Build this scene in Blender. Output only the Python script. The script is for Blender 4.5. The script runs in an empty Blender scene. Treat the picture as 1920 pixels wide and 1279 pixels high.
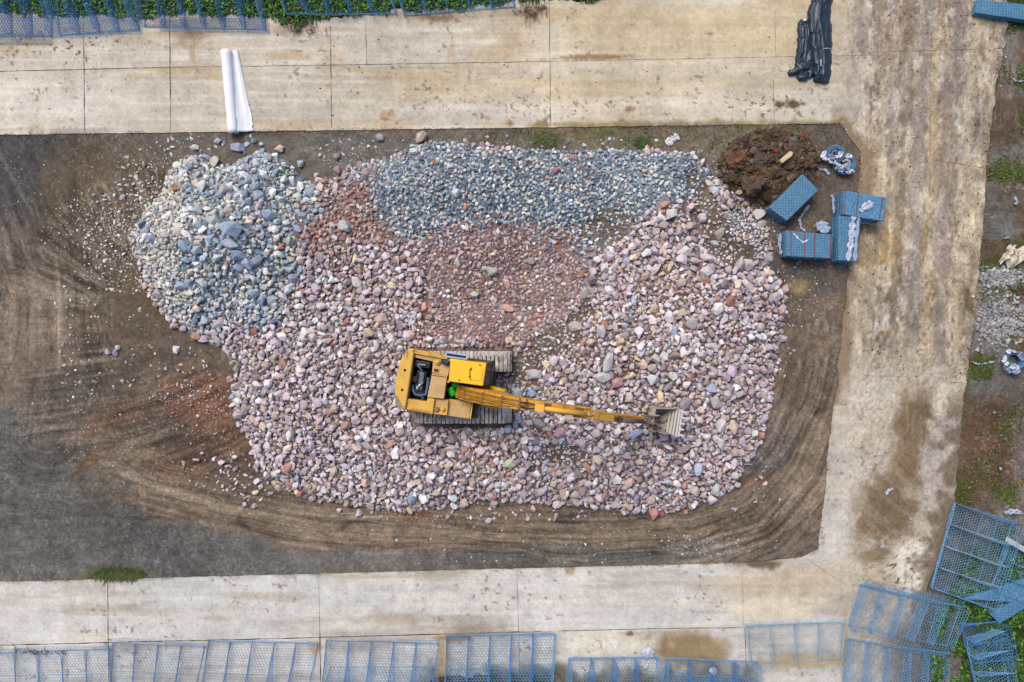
import bpy, bmesh, math, random
import numpy as np
from mathutils import Vector, Matrix

# ------------------------------------------------------------------ camera, sky, sun, exposure
SC = bpy.context.scene
C = SC.collection
H = 32.0            # height of the drone above the yard, metres
PPM = 45.0          # photograph pixels per metre of ground
cam_d = bpy.data.cameras.new('camera'); cam = bpy.data.objects.new('camera', cam_d); C.objects.link(cam)
cam.location = (0, 0, H); cam.rotation_euler = (0, 0, 0)
cam_d.sensor_width = 36; cam_d.lens = 36 * H / (1920 / PPM); cam_d.clip_end = 2000
SC.camera = cam
world = bpy.data.worlds.new("World"); SC.world = world; world.use_nodes = True
wn = world.node_tree
sky = wn.nodes.new('ShaderNodeTexSky'); sky.sky_type = 'NISHITA'; sky.sun_disc = False
SUN_EL, SUN_AZ = math.radians(56), math.radians(-35)
sky.sun_elevation = SUN_EL; sky.sun_rotation = SUN_AZ; sky.dust_density = 3.0; sky.air_density = 0.9
bg = wn.nodes['Background']; bg.inputs['Strength'].default_value = 0.115
wn.links.new(sky.outputs['Color'], bg.inputs['Color'])
sun_d = bpy.data.lights.new('sun', 'SUN'); sun = bpy.data.objects.new('sun', sun_d); C.objects.link(sun)
sun_d.energy = 1.6; sun_d.angle = math.radians(28); sun_d.color = (1.0, 0.94, 0.86)
sd = Vector((math.sin(SUN_AZ) * math.cos(SUN_EL), math.cos(SUN_AZ) * math.cos(SUN_EL), math.sin(SUN_EL)))
sun.rotation_euler = sd.to_track_quat('Z', 'Y').to_euler()
SC.view_settings.view_transform = 'Standard'; SC.view_settings.look = 'None'
SC.view_settings.gamma = 1.0; SC.view_settings.exposure = 0.78
KALB = 0.70

# ------------------------------------------------------------------ helpers
rng = np.random.default_rng(7)
random.seed(7)

def s2l(c):
    c = np.asarray(c, float) / 255.0
    return np.where(c <= 0.04045, c / 12.92, ((c + 0.055) / 1.055) ** 2.4)

def lin(c, k=KALB):
    v = s2l(c) * k
    return (float(v[0]), float(v[1]), float(v[2]), 1.0)

def W(px, py, z=0.0):
    """a point seen at photo pixel px,py when it stands z metres above the yard"""
    k = (H - z) / H / PPM
    return Vector(((px - 960) * k, (639.5 - py) * k, z))

def vnoise(x, y, seed=0):
    xi = np.floor(x).astype(np.int64); yi = np.floor(y).astype(np.int64)
    fx = x - xi; fy = y - yi
    fx = fx * fx * (3 - 2 * fx); fy = fy * fy * (3 - 2 * fy)
    def h(a, b):
        n = (a * 374761393 + b * 668265263 + seed * 1442695041) & 0xffffffff
        n = ((n ^ (n >> 13)) * 1274126177) & 0xffffffff
        return ((n ^ (n >> 16)) & 0xffff) / 65535.0
    return (h(xi, yi) * (1 - fx) + h(xi + 1, yi) * fx) * (1 - fy) + (h(xi, yi + 1) * (1 - fx) + h(xi + 1, yi + 1) * fx) * fy

def fbm(x, y, sc, seed=0, octv=4, sy=None):
    sy = sy or sc
    r = 0; a = 0.5; t = 0
    for i in range(octv):
        r = r + a * vnoise(x / sc * 2 ** i + 11.3 * i, y / sy * 2 ** i + 5.7 * i, seed + i); t += a; a *= 0.5
    return r / t

def sstep(a, b, x):
    t = np.clip((x - a) / (b - a), 0, 1); return t * t * (3 - 2 * t)

def inpoly(X, Y, poly):
    ins = np.zeros(X.shape, bool); n = len(poly)
    for i in range(n):
        x1, y1 = poly[i]; x2, y2 = poly[(i + 1) % n]
        if y1 == y2: continue
        c = ((y1 > Y) != (y2 > Y)) & (X < (x2 - x1) * (Y - y1) / (y2 - y1) + x1)
        ins ^= c
    return ins

def dseg(X, Y, pts, closed=False):
    """distance to a polyline and length along it"""
    n = len(pts); best = np.full(X.shape, 1e9); bu = np.zeros(X.shape); acc = 0; sg = np.zeros(X.shape)
    for i in range(n if closed else n - 1):
        x1, y1 = pts[i]; x2, y2 = pts[(i + 1) % n]
        dx, dy = x2 - x1, y2 - y1; L = math.hypot(dx, dy)
        t = np.clip(((X - x1) * dx + (Y - y1) * dy) / (L * L), 0, 1)
        ex = X - x1 - t * dx; ey = Y - y1 - t * dy
        d = np.hypot(ex, ey); m = d < best
        best = np.where(m, d, best); bu = np.where(m, acc + t * L, bu)
        sg = np.where(m, np.sign(dx * (Y - y1) - dy * (X - x1)), sg); acc += L
    return best, bu, sg

def blob(X, Y, cx, cy, rx, ry, rot=0, soft=0.35, seed=0, rough=0.45, nsc=None):
    a = math.radians(rot); c, s = math.cos(a), math.sin(a)
    u = ((X - cx) * c + (Y - cy) * s) / rx; v = (-(X - cx) * s + (Y - cy) * c) / ry
    d = np.hypot(u, v) + (fbm(X, Y, nsc or min(rx, ry) * 0.9, 90 + seed, 4) - 0.5) * 2 * rough
    return 1 - sstep(1 - soft, 1 + soft, d)

def mixc(col, c, m):
    c = np.asarray(c, float)
    if m.ndim == col.ndim - 1: m = m[..., None]
    return col * (1 - m) + c * m

# ---- materials
MATS = {}
def mat(name, col=None, rough=0.8, var=0.15, vsc=6.0, bump=0.0, bsc=30.0, attr=False, metal=0.0, dirt=None, dsc=2.0, dth=0.55, spec=0.3, fine=None):
    """procedural surface: base colour (or the mesh's own colour attribute), two scales of mottling, dirt patches, bump"""
    if name in MATS: return MATS[name]
    m = bpy.data.materials.new(name); m.use_nodes = True; nt = m.node_tree; N = nt.nodes; L = nt.links
    b = N['Principled BSDF']; b.inputs['Roughness'].default_value = rough; b.inputs['Metallic'].default_value = metal
    b.inputs['Specular IOR Level'].default_value = spec
    tc = N.new('ShaderNodeTexCoord')
    if attr:
        a = N.new('ShaderNodeAttribute'); a.attribute_name = 'col'; src = a.outputs['Color']
    else:
        a = N.new('ShaderNodeRGB'); a.outputs[0].default_value = lin(col); src = a.outputs[0]
    def noise(sc, det=5, rg=0.6):
        n = N.new('ShaderNodeTexNoise'); n.inputs['Scale'].default_value = sc; n.inputs['Detail'].default_value = det
        n.inputs['Roughness'].default_value = rg
        L.new(tc.outputs['Object'], n.inputs['Vector']); return n.outputs['Fac']
    def rng_(fac, lo, hi, a0=0.3, a1=0.7):
        r = N.new('ShaderNodeMapRange'); r.inputs['From Min'].default_value = a0; r.inputs['From Max'].default_value = a1
        r.inputs['To Min'].default_value = lo; r.inputs['To Max'].default_value = hi; L.new(fac, r.inputs['Value']); return r.outputs['Result']
    def mul(c, f):
        x = N.new('ShaderNodeVectorMath'); x.operation = 'SCALE'; L.new(c, x.inputs[0]); L.new(f, x.inputs['Scale']); return x.outputs[0]
    if var > 0:
        src = mul(src, rng_(noise(vsc), 1 - var, 1 + var))
        fi = fine or (vsc * 6, var * 0.7)
        src = mul(src, rng_(noise(fi[0], 3), 1 - fi[1], 1 + fi[1]))
    if dirt is not None:
        mx = N.new('ShaderNodeMix'); mx.data_type = 'RGBA'
        L.new(rng_(noise(dsc, 6, 0.7), 0, 1, dth, dth + 0.12), mx.inputs['Factor'])
        L.new(src, mx.inputs['A']); mx.inputs['B'].default_value = lin(dirt); src = mx.outputs['Result']
    L.new(src, b.inputs['Base Color'])
    if bump > 0:
        bp = N.new('ShaderNodeBump'); bp.inputs['Strength'].default_value = bump; bp.inputs['Distance'].default_value = 0.03
        L.new(noise(bsc, 6), bp.inputs['Height']); L.new(bp.outputs['Normal'], b.inputs['Normal'])
    MATS[name] = m; return m

# ---- tagging
def tag(o, label=None, cat=None, group=None, kind=None):
    if label: o['label'] = label
    if cat: o['category'] = cat
    if group: o['group'] = group
    if kind: o['kind'] = kind
    return o

def empty(name, loc, label, cat, group=None):
    o = bpy.data.objects.new(name, None); C.objects.link(o); o.location = loc; o.empty_display_size = 0.2
    return tag(o, label, cat, group)

def link(name, me, m, parent=None, loc=None):
    o = bpy.data.objects.new(name, me); C.objects.link(o)
    if m is not None and not me.materials: me.materials.append(m)
    if loc is not None: o.location = loc
    if parent is not None:
        o.parent = parent
        # geometry is written in world coordinates: take out the parents' offset
        off = Vector((0, 0, 0)); p = parent
        while p is not None: off += Vector(p.location); p = p.parent
        if loc is None: o.location = -off
    return o

def mesh_np(name, V, F, colv=None, smooth=False):
    """V (n,3), F (m,k) all faces alike"""
    me = bpy.data.meshes.new(name)
    V = np.asarray(V, np.float32); F = np.asarray(F, np.int32); k = F.shape[1]
    me.vertices.add(len(V)); me.vertices.foreach_set('co', V.ravel())
    me.loops.add(F.size); me.loops.foreach_set('vertex_index', F.ravel())
    me.polygons.add(len(F)); me.polygons.foreach_set('loop_start', np.arange(0, F.size, k, dtype=np.int32))
    me.polygons.foreach_set('loop_total', np.full(len(F), k, np.int32))
    me.polygons.foreach_set('use_smooth', np.full(len(F), smooth, bool))
    if colv is not None:
        ca = me.color_attributes.new('col', 'FLOAT_COLOR', 'POINT')
        c4 = np.ones((len(V), 4), np.float32); c4[:, :3] = colv; ca.data.foreach_set('color', c4.ravel())
    me.update(); me.validate(); return me

class MB:
    """collects shapes into one bmesh"""
    def __init__(s): s.bm = bmesh.new()
    def prism(s, poly, z0, z1, bev=0.0, top=None, seg=2):
        """poly in photo pixels as seen at height z1; optional other outline at the top"""
        a = [s.bm.verts.new(W(x, y, z1).xy.to_3d() + Vector((0, 0, z0))) for x, y in poly]
        b = [s.bm.verts.new(W(x, y, z1)) for x, y in (top or poly)]
        n = len(poly); fs = [s.bm.faces.new(b), s.bm.faces.new(a[::-1])]
        for i in range(n): fs.append(s.bm.faces.new((a[i], a[(i + 1) % n], b[(i + 1) % n], b[i])))
        bmesh.ops.recalc_face_normals(s.bm, faces=fs)
        if bev: bmesh.ops.bevel(s.bm, geom=list({e for f in fs for e in f.edges}), offset=bev, segments=seg, affect='EDGES', profile=0.6)
        return s
    def hexa(s, P, bev=0.0):
        v = [s.bm.verts.new(p) for p in P]
        fs = [s.bm.faces.new([v[i] for i in q]) for q in ((3, 2, 1, 0), (4, 5, 6, 7), (0, 1, 5, 4), (1, 2, 6, 5), (2, 3, 7, 6), (3, 0, 4, 7))]
        bmesh.ops.recalc_face_normals(s.bm, faces=fs)
        if bev: bmesh.ops.bevel(s.bm, geom=list({e for f in fs for e in f.edges}), offset=bev, segments=2, affect='EDGES', profile=0.6)
        return s
    def box(s, c, ax, size, bev=0.0):
        """centre, (x,y,z axes), full sizes"""
        x, y, z = [Vector(a).normalized() * d * 0.5 for a, d in zip(ax, size)]; c = Vector(c)
        return s.hexa([c - x - y - z, c + x - y - z, c + x + y - z, c - x + y - z, c - x - y + z, c + x - y + z, c + x + y + z, c - x + y + z], bev)
    def beam(s, a, b, w, h, bev=0.0, w2=None, h2=None):
        a = Vector(a); b = Vector(b); d = (b - a).normalized()
        y = Vector((0, 0, 1)).cross(d).normalized(); z = d.cross(y)
        w2 = w2 or w; h2 = h2 or h
        def ring(p, w, h): return [p - y * w / 2 - z * h / 2, p + y * w / 2 - z * h / 2, p + y * w / 2 + z * h / 2, p - y * w / 2 + z * h / 2]
        A = ring(a, w, h); B = ring(b, w2, h2)
        return s.hexa(A + B, bev)
    def tube(s, pts, r, n=8, cap=True):
        pts = [Vector(p) for p in pts]; rings = []; up = Vector((0.13, 0.21, 1)).normalized()
        for i, p in enumerate(pts):
            d = (pts[min(i + 1, len(pts) - 1)] - pts[max(i - 1, 0)])
            d = d.normalized() if d.length > 1e-6 else Vector((1, 0, 0))
            x = up.cross(d)
            if x.length < 1e-3: x = Vector((1, 0, 0)).cross(d)
            x.normalize(); y = d.cross(x); rr = r[i] if isinstance(r, (list, tuple)) else r
            rings.append([s.bm.verts.new(p + x * rr * math.cos(2 * math.pi * k / n) + y * rr * math.sin(2 * math.pi * k / n)) for k in range(n)])
        fs = []
        for A, B in zip(rings, rings[1:]):
            for k in range(n): fs.append(s.bm.faces.new((A[k], A[(k + 1) % n], B[(k + 1) % n], B[k])))
        if cap: fs.append(s.bm.faces.new(rings[0][::-1])); fs.append(s.bm.faces.new(rings[-1]))
        for f in fs: f.smooth = n > 6
        bmesh.ops.recalc_face_normals(s.bm, faces=fs); return s
    def build(s, name, m, parent=None):
        me = bpy.data.meshes.new(name); s.bm.to_mesh(me); s.bm.free(); return link(name, me, m, parent)

# ------------------------------------------------------------------ layout of the pile (photo pixels, ground level)
PILE = [(350,291),(330,312),(318,330),(306,366),(279,394),(258,422),(244,450),(256,485),(272,527),(286,562),(307,590),(336,612),(371,636),(406,650),(434,671),(442,700),(432,745),(447,790),(472,830),
 (482,880),(522,915),(580,938),(640,942),(720,952),(765,958),(860,950),(900,935),(980,940),(1050,945),(1130,955),(1180,965),(1240,962),(1300,948),
 (1350,932),(1382,900),(1398,870),(1430,825),(1438,780),(1448,740),(1458,680),(1462,640),(1472,590),(1472,545),(1443,500),(1450,470),(1440,430),
 (1400,385),(1365,352),(1335,330),(1300,287),(1200,280),(1100,283),(1000,280),(900,270),(820,266),(765,276),(750,292),(680,306),(645,318),(638,334),(600,339),(578,343),
 (561,330),(547,306),(515,292),(490,285),(469,292),(448,306),(427,313),(399,306),(375,292)]
BLUE = [(345,285),(250,380),(230,460),(262,530),(300,590),(400,640),(470,622),(505,600),(530,540),(560,470),(582,400),(580,345),(560,300),(480,270)]
BGRAV = [(590,330),(640,320),(700,290),(820,255),(1000,268),(1300,275),(1350,335),(1250,400),(1180,430),(1120,480),(1080,470),(1060,440),(960,410),(880,425),(820,455),(740,445),(700,400),(690,350),(640,335)]
RGRAV = [(570,360),(640,335),(690,350),(700,400),(740,445),(830,455),(880,425),(960,410),(1070,430),(1110,480),(1090,560),(1060,600),(1000,645),(900,650),(820,640),(795,600),(800,520),(770,480),(700,470),(560,460)]
RFINE = [(1345,345),(1400,380),(1445,425),(1455,475),(1430,495),(1380,470),(1350,420),(1335,380)]
BARE = [(1140,425,48,36,-15),(1315,395,34,44,-25),(1345,430,24,62,-20),(1365,470,46,22,10),(1300,345,30,20,30),(985,695,30,34,0),(1045,640,52,26,-25),(1090,590,30,16,-30),(800,560,7,70,2),(1060,850,50,18,10)]
REDPATCH = [(925,850,70,35,0),(1250,545,70,45,20),(1235,610,60,30,0),(1390,650,60,25,0),(690,520,45,30,10),(640,430,60,50,0),(800,620,22,50,0),(1240,690,90,14,-8)]

def pile_h(X, Y):
    """height of the ground surface in metres at ground pixel X,Y"""
    d, _, _ = dseg(X, Y, PILE, True); ins = inpoly(X, Y, PILE)
    di = np.where(ins, d, -d)
    di = di + (fbm(X, Y, 60, 3) - 0.5) * 24
    h = np.where(di > 0, 1 - np.exp(-np.maximum(di, 0) / 55.0), 0)
    amp = 0.95 + 0.55 * (fbm(X, Y, 210, 5, 3) - 0.5) * 2
    amp = amp + 0.75 * np.exp(-(((X - 430) / 120) ** 2 + ((Y - 430) / 110) ** 2)) + 0.45 * np.exp(-(((X - 1150) / 140) ** 2 + ((Y - 640) / 90) ** 2))
    amp = amp - 0.35 * np.exp(-(((X - 930) / 120) ** 2 + ((Y - 560) / 90) ** 2)) + 0.3 * np.exp(-(((X - 560) / 80) ** 2 + ((Y - 760) / 100) ** 2))
    h = h * np.clip(amp, 0.25, 2.2)
    for cx, cy, rx, ry, ro in BARE: h = h * (1 - 0.16 * blob(X, Y, cx, cy, rx, ry, ro, 0.8, 2, 0.2))
    h = h * (1 - 0.55 * inpoly(X, Y, RFINE))
    # levelled standing for the machine
    f = sstep(150, 95, np.maximum(np.abs(X - 872) , 1.35 * np.abs(Y - 726) + 10))
    h = h * (1 - f) + 0.80 * f
    # soil heap
    sh = blob(X, Y, 1445, 318, 78, 62, -8, 0.5, 7, 0.35)
    h = np.maximum(h, sh * (0.28 + 0.35 * fbm(X, Y, 22, 9)))
    # ruts and general unevenness of the yard
    h = h + (fbm(X, Y, 90, 12, 4) - 0.5) * 0.05
    return h

# tyre and scrape marks in the yard: returns signed streak value (0..1)
LOOP = [(150,862),(200,875),(300,915),(420,945),(560,968),(700,985),(900,998),(1100,1008),(1300,1000),(1410,955),(1490,870),(1540,760),(1565,650)]
LLOOP = [(-60,250),(20,330),(70,450),(95,560),(100,680),(80,820)]
def streaks(X, Y):
    d, u, sg = dseg(X, Y, LOOP); sd_ = d * sg
    wob = (fbm(X, Y, 160, 31, 2) - 0.5) * 26
    s1 = vnoise(u / 240, (sd_ + wob) / 7.0, 40) * 0.6 + vnoise(u / 130, (sd_ + wob) / 3.0, 41) * 0.4
    m1 = (1 - sstep(38 + 62 * sstep(1000, 1420, X), 66 + 70 * sstep(1000, 1420, X), d + (fbm(X, Y, 60, 49, 3) - .5) * 40)) * sstep(140, 330, X + (Y - 860) * .3) * sstep(560, 700, Y)
    d2, u2, sg2 = dseg(X, Y, LLOOP); q = d2 * sg2
    s2 = vnoise(u2 / 200, (q + wob) / 8.0, 42) * 0.6 + vnoise(u2 / 100, q / 3.5, 43) * 0.4
    m2 = (1 - sstep(60, 130, d2)) * sstep(300, 380, Y) * (1 - sstep(560, 760, Y + (X - 60) * .3))
    a = np.degrees(np.arctan2(620 - Y, X - 320)); r = np.hypot(620 - Y, X - 320)
    s3 = vnoise(a / 3.1 + (fbm(X, Y, 50, 44, 2)) * 2, r / 160, 45)
    m3 = sstep(80, 95, a) * (1 - sstep(160, 175, a)) * sstep(130, 170, r) * (1 - sstep(290, 335, r + (fbm(X, Y, 30, 3) - .5) * 50))
    m3 = np.where(X > 352, 0, m3)
    ang = math.radians(-28); v = (X * math.sin(-ang) + Y * math.cos(ang)) + 0.0006 * (X - 420) ** 2; uu = X * math.cos(ang) - Y * math.sin(-ang)
    s4 = vnoise(uu / 110, v / 8.5, 46) * 0.65 + vnoise(uu / 70, v / 3.6, 47) * 0.35
    m4 = blob(X, Y, 335, 800, 150, 120, 0, 0.35, 9, 0.2) * (1 - m1)
    s5 = vnoise(X / 90, Y / 6.5 + X * 0.02, 48); m5 = blob(X, Y, 150, 740, 130, 130, 0, 0.3, 4, 0.25) * (1 - m4)
    c3 = vnoise(a / 1.5 + fbm(X, Y, 40, 53, 2) * 1.6, r / 120, 54)
    s3 = s3 * .55 + c3 * .45
    s = np.full(X.shape, 0.5)
    for sv, mv in ((s5, m5), (s2, m2), (s4, m4), (s3, m3), (s1, m1)): s = s * (1 - mv) + sv * mv
    return s, m1, m2, m3, m4, m5

def dirt_col(X, Y):
    n1 = fbm(X, Y, 120, 60, 5); n2 = fbm(X, Y, 14, 61, 4); n3 = fbm(X, Y, 3.0, 62, 2)
    col = np.zeros(X.shape + (3,)) + np.array([106, 97, 88.])
    col = mixc(col, (88, 85, 84), blob(X, Y, 60, 330, 190, 110, 0, 0.5, 1, 0.4))
    col = mixc(col, (104, 101, 97), blob(X, Y, 250, 1020, 330, 90, 6, 0.5, 2, 0.5))
    col = mixc(col, (100, 96, 90), blob(X, Y, 40, 860, 190, 180, 0, 0.5, 3, 0.5))
    col = mixc(col, (98, 85, 70), blob(X, Y, 240, 470, 175, 215, -20, 0.3, 4, 0.3))
    col = mixc(col, (103, 91, 77), blob(X, Y, 330, 760, 190, 160, 0, 0.4, 5, 0.4))
    col = mixc(col, (120, 106, 92), blob(X, Y, 60, 620, 90, 180, -6, 0.4, 15, 0.4))
    col = mixc(col, (112, 102, 82), blob(X, Y, 1130, 262, 260, 30, 0, 0.5, 6, 0.3))
    col = mixc(col, (106, 100, 92), blob(X, Y, 640, 280, 130, 40, 0, 0.5, 16, 0.3))
    s, m1, m2, m3, m4, m5 = streaks(X, Y)
    col = mixc(col, (122, 106, 88), m1 * 0.85)
    col = mixc(col, (142, 127, 110), m5 * sstep(0.5, 0.8, s) * 0.5 * (X < 240))
    col = mixc(col, (104, 101, 96), blob(X, Y, 900, 1050, 500, 24, -1, 0.5, 8, 0.5) * 0.7)
    # right bay, under and around the bundles
    col = mixc(col, (112, 97, 82), blob(X, Y, 1530, 600, 90, 190, 0, 0.4, 17, 0.3))
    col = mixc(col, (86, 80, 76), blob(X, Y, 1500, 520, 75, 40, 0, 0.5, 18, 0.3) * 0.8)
    col = mixc(col, (86, 79, 73), blob(X, Y, 1440, 850, 70, 36, -50, 0.5, 19, 0.4) * 0.8); col = mixc(col, (172, 160, 144), (1 - sstep(1, 4, dseg(X, Y, [(1385,1012),(1430,985),(1470,955),(1500,915)])[0] + (n2 - .5) * 12)) * .6)
    col = mixc(col, (150, 132, 88), blob(X, Y, 1495, 540, 22, 16, 0, 0.5, 20, 0.4) * 0.7)
    col = mixc(col, (100, 90, 80), blob(X, Y, 1560, 330, 60, 90, 0, 0.5, 21, 0.3))
    # red soil
    for i, (cx, cy, rx, ry, ro, a) in enumerate([(390,745,85,50,10,.75),(240,770,70,16,-10,.45),(440,830,60,60,0,.55),(170,865,30,14,-20,.6),(330,870,60,30,0,.45),(770,966,40,10,0,.8),(1400,905,30,18,-40,.6),(1410,640,30,90,0,.3),(200,800,60,8,-12,.5)]):
        col = mixc(col, (132, 88, 68), blob(X, Y, cx, cy, rx, ry, ro, 0.7, 30 + i, 0.9) * a * .72)
    # pale scraped strips
    for i, (pts, w, a) in enumerate([([(195,868),(300,915),(420,950),(560,968)], 9, .6), ([(104,480),(112,560),(110,690)], 4, .7), ([(40,430),(62,520),(60,680)], 7, .4), ([(8,430),(25,520),(20,690)], 6, .5),
            ([(640,962),(720,972),(800,975)], 5, .5), ([(1140,1030),(1230,1012),(1330,1002)], 5, .4), ([(1400,1010),(1470,960),(1500,900)], 4, .5), ([(0,290),(60,400)], 4, .4), ([(330,905),(240,880)], 7, .5)]):
        d, u, g = dseg(X, Y, pts); col = mixc(col, (158, 140, 120), (1 - sstep(w * 0.4, w * 1.3, d + (n2 - .5) * w * 1.6)) * a)
    col = mixc(col, (165, 160, 155), blob(X, Y, 1310, 1025, 60, 14, -5, 0.7, 50, 0.8) * 0.5)
    col = mixc(col, (150, 145, 140), blob(X, Y, 1380, 850, 120, 60, -50, 0.7, 51, 0.9) * 0.25)
    # streak contrast
    k = 1 + (s - 0.5) * np.clip(0.6 * m1 + 0.32 * m2 + 0.5 * m3 + 0.4 * m4 + 0.25 * m5, 0, 0.7)
    col = col * k[..., None]
    # crisp ruts: thin dark and pale lines following the wheel paths
    d, u, sg = dseg(X, Y, LOOP); q = d * sg + (fbm(X, Y, 180, 31, 2) - .5) * 40
    na = vnoise(u / 200, q / 9.0, 301); nb = vnoise(u / 260, q / 13.0, 302)
    w_ = np.clip(m1 * 1.0, 0, 1); col = col * (1 - (0.26 * w_ * (1 - sstep(0, .07, np.abs(na - .5))))[..., None]); col = mixc(col, (150, 134, 114), .5 * w_ * (1 - sstep(0, .06, np.abs(nb - .62))))
    d2, u2, sg2 = dseg(X, Y, LLOOP); q2 = d2 * sg2 + (fbm(X, Y, 150, 32, 2) - .5) * 50
    na = vnoise(u2 / 170, q2 / 11.0, 303); nb = vnoise(u2 / 190, q2 / 9.0, 304); w_ = (1 - sstep(70, 170, d2)) * (Y > 250)
    col = col * (1 - (0.15 * w_ * (1 - sstep(0, .08, np.abs(na - .5))))[..., None]); col = mixc(col, (140, 126, 108), .40 * w_ * (1 - sstep(0, .07, np.abs(nb - .55))) * sstep(380, 460, Y))
    w_ = m3; a_ = np.degrees(np.arctan2(620 - Y, X - 320)); r_ = np.hypot(620 - Y, X - 320); na = vnoise(a_ / 2.3 + fbm(X, Y, 46, 55, 2) * 2, r_ / 120, 305)
    col = mixc(col, (158, 148, 128), .45 * w_ * (1 - sstep(0, .10, np.abs(na - .6)))); col = col * (1 - (0.25 * w_ * (1 - sstep(0, .1, np.abs(na - .35))))[..., None])
    na = vnoise((X * .88 - Y * .47) / 120, (Y * .88 + X * .47 + 0.0007 * (X - 420) ** 2) / 11., 306); col = col * (1 - (0.26 * m4 * (1 - sstep(0, .09, np.abs(na - .5))))[..., None])
    na = vnoise(X / 80, Y / 6., 307); w_ = blob(X, Y, 160, 900, 220, 130, 0, .5, 21, .4); col = col * (1 - (0.10 * w_ * (1 - sstep(0, .1, np.abs(na - .5))))[..., None])
    # tread bars across the tracks in the right bay
    tb = np.sin(X / 2.6) * (blob(X, Y, 1530, 680, 50, 9, -3, .3, 22, .1) + blob(X, Y, 1545, 610, 40, 8, 0, .3, 23, .1)); col = col * (1 - .16 * tb)[..., None]
    # inside the pile: fines between the stones
    ins = inpoly(X, Y, PILE).astype(float)
    XW = X + (fbm(X, Y, 40, 400) - .5) * 80; YW = Y + (fbm(X, Y, 40, 401) - .5) * 80
    pil = np.zeros(col.shape) + np.array([122, 106, 99.])
    pil = mixc(pil, (128, 132, 134), inpoly(XW, YW, BLUE) * 1.0); pil = mixc(pil, (120, 126, 130), inpoly(XW, YW, BGRAV) * 1.0)
    pil = mixc(pil, (140, 119, 115), inpoly(XW, YW, RGRAV) * 1.0)
    for cx, cy, rx, ry, ro in BARE: pil = mixc(pil, (108, 97, 85), blob(X, Y, cx, cy, rx, ry, ro, 0.4, 12, 0.3))
    for cx, cy, rx, ry, ro in REDPATCH: pil = mixc(pil, (138, 100, 80), blob(X, Y, cx, cy, rx, ry, ro, 0.4, 13, 0.4) * 0.7)
    col = col * (1 - ins[..., None]) + pil * ins[..., None]
    col = mixc(col, (78, 60, 46), blob(X, Y, 1445, 318, 86, 70, -8, 0.3, 7, 0.3))
    # moss and weeds on the bare margins
    gm = np.zeros(X.shape)
    for i, (cx, cy, rx, ry, a) in enumerate([(1020,262,26,16,.5),(1205,268,14,10,.7),(1440,240,60,8,.5),(220,1078,52,11,.7),(1120,250,40,8,.4)]):
        gm = np.maximum(gm, blob(X, Y, cx, cy, rx, ry, 0, 0.6, 70 + i, 0.7) * a)
    col = mixc(col, (72, 84, 36), gm)
    # ---- verge right of the road and outside the yard
    xe = np.interp(Y, [-200, 50, 150, 380, 560, 700, 800, 930, 1100, 1500], [1888, 1888, 1868, 1845, 1830, 1812, 1800, 1790, 1735, 1720])
    out = sstep(-8, 0, X - xe) + (Y < 60) + (Y > 1190)
    vg = np.zeros(col.shape) + np.array([98, 84, 68.])
    vg = mixc(vg, (108, 104, 98), sstep(.45, .6, fbm(X, Y, 70, 81, 4)))
    vg = mixc(vg, (74, 84, 34), sstep(.52, .66, fbm(X, Y, 46, 82, 5)) * 0.85)
    vg = mixc(vg, (92, 72, 56), blob(X, Y, 1855, 840, 60, 95, 0, 0.4, 83, 0.3))
    vg = mixc(vg, (108, 96, 86), blob(X, Y, 1912, 840, 14, 110, 0, 0.5, 84, 0.2))
    vg = mixc(vg, (140, 132, 122), blob(X, Y, 1875, 575, 52, 72, 0, 0.4, 85, 0.4) * 0.8)
    vg = mixc(vg, (84, 66, 50), blob(X, Y, 1905, 550, 26, 18, 0, 0.4, 86, 0.3))
    vg = mixc(vg, (40, 62, 20), np.maximum(blob(X, Y, 1900, 1230, 80, 110, 0, 0.4, 87, 0.3), (Y < 60) * 0.9) * 0.9)
    vg = mixc(vg, (120, 112, 102), blob(X, Y, 1890, 120, 20, 60, 0, 0.4, 88, 0.3))
    m = np.clip(out, 0, 1)[..., None]; col = col * (1 - m) + vg * m
    hs = fbm(X, Y, 90, 91, 4, 9); col = col * (1 + (hs - .5) * .22 * (X < 420) * (Y > 560))[..., None]
    gs = sstep(.66, .74, fbm(X, Y, 3.4, 92, 2)) * sstep(.42, .6, fbm(X, Y, 60, 93, 3)); col = mixc(col, (150, 146, 140), gs * .45 * (1 - ins))
    # open country beyond the yard
    fo = sstep(100, 420, np.maximum(np.maximum(-X, X - 1920), np.maximum(-Y, Y - 1279)))
    oc = np.zeros(col.shape) + np.array([88, 92, 52.]); oc = mixc(oc, (116, 100, 78), sstep(.45, .6, fbm(X, Y, 900, 94, 4))); oc = mixc(oc, (58, 74, 34), sstep(.5, .62, fbm(X, Y, 300, 95, 4)))
    col = mixc(col, oc, fo)
    # gritty fine variation
    k = 1 + (n1 - .5) * 0.35 + (n2 - .5) * 0.35 + (n3 - .5) * 0.45
    return np.clip(col * k[..., None], 4, 240)

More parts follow.
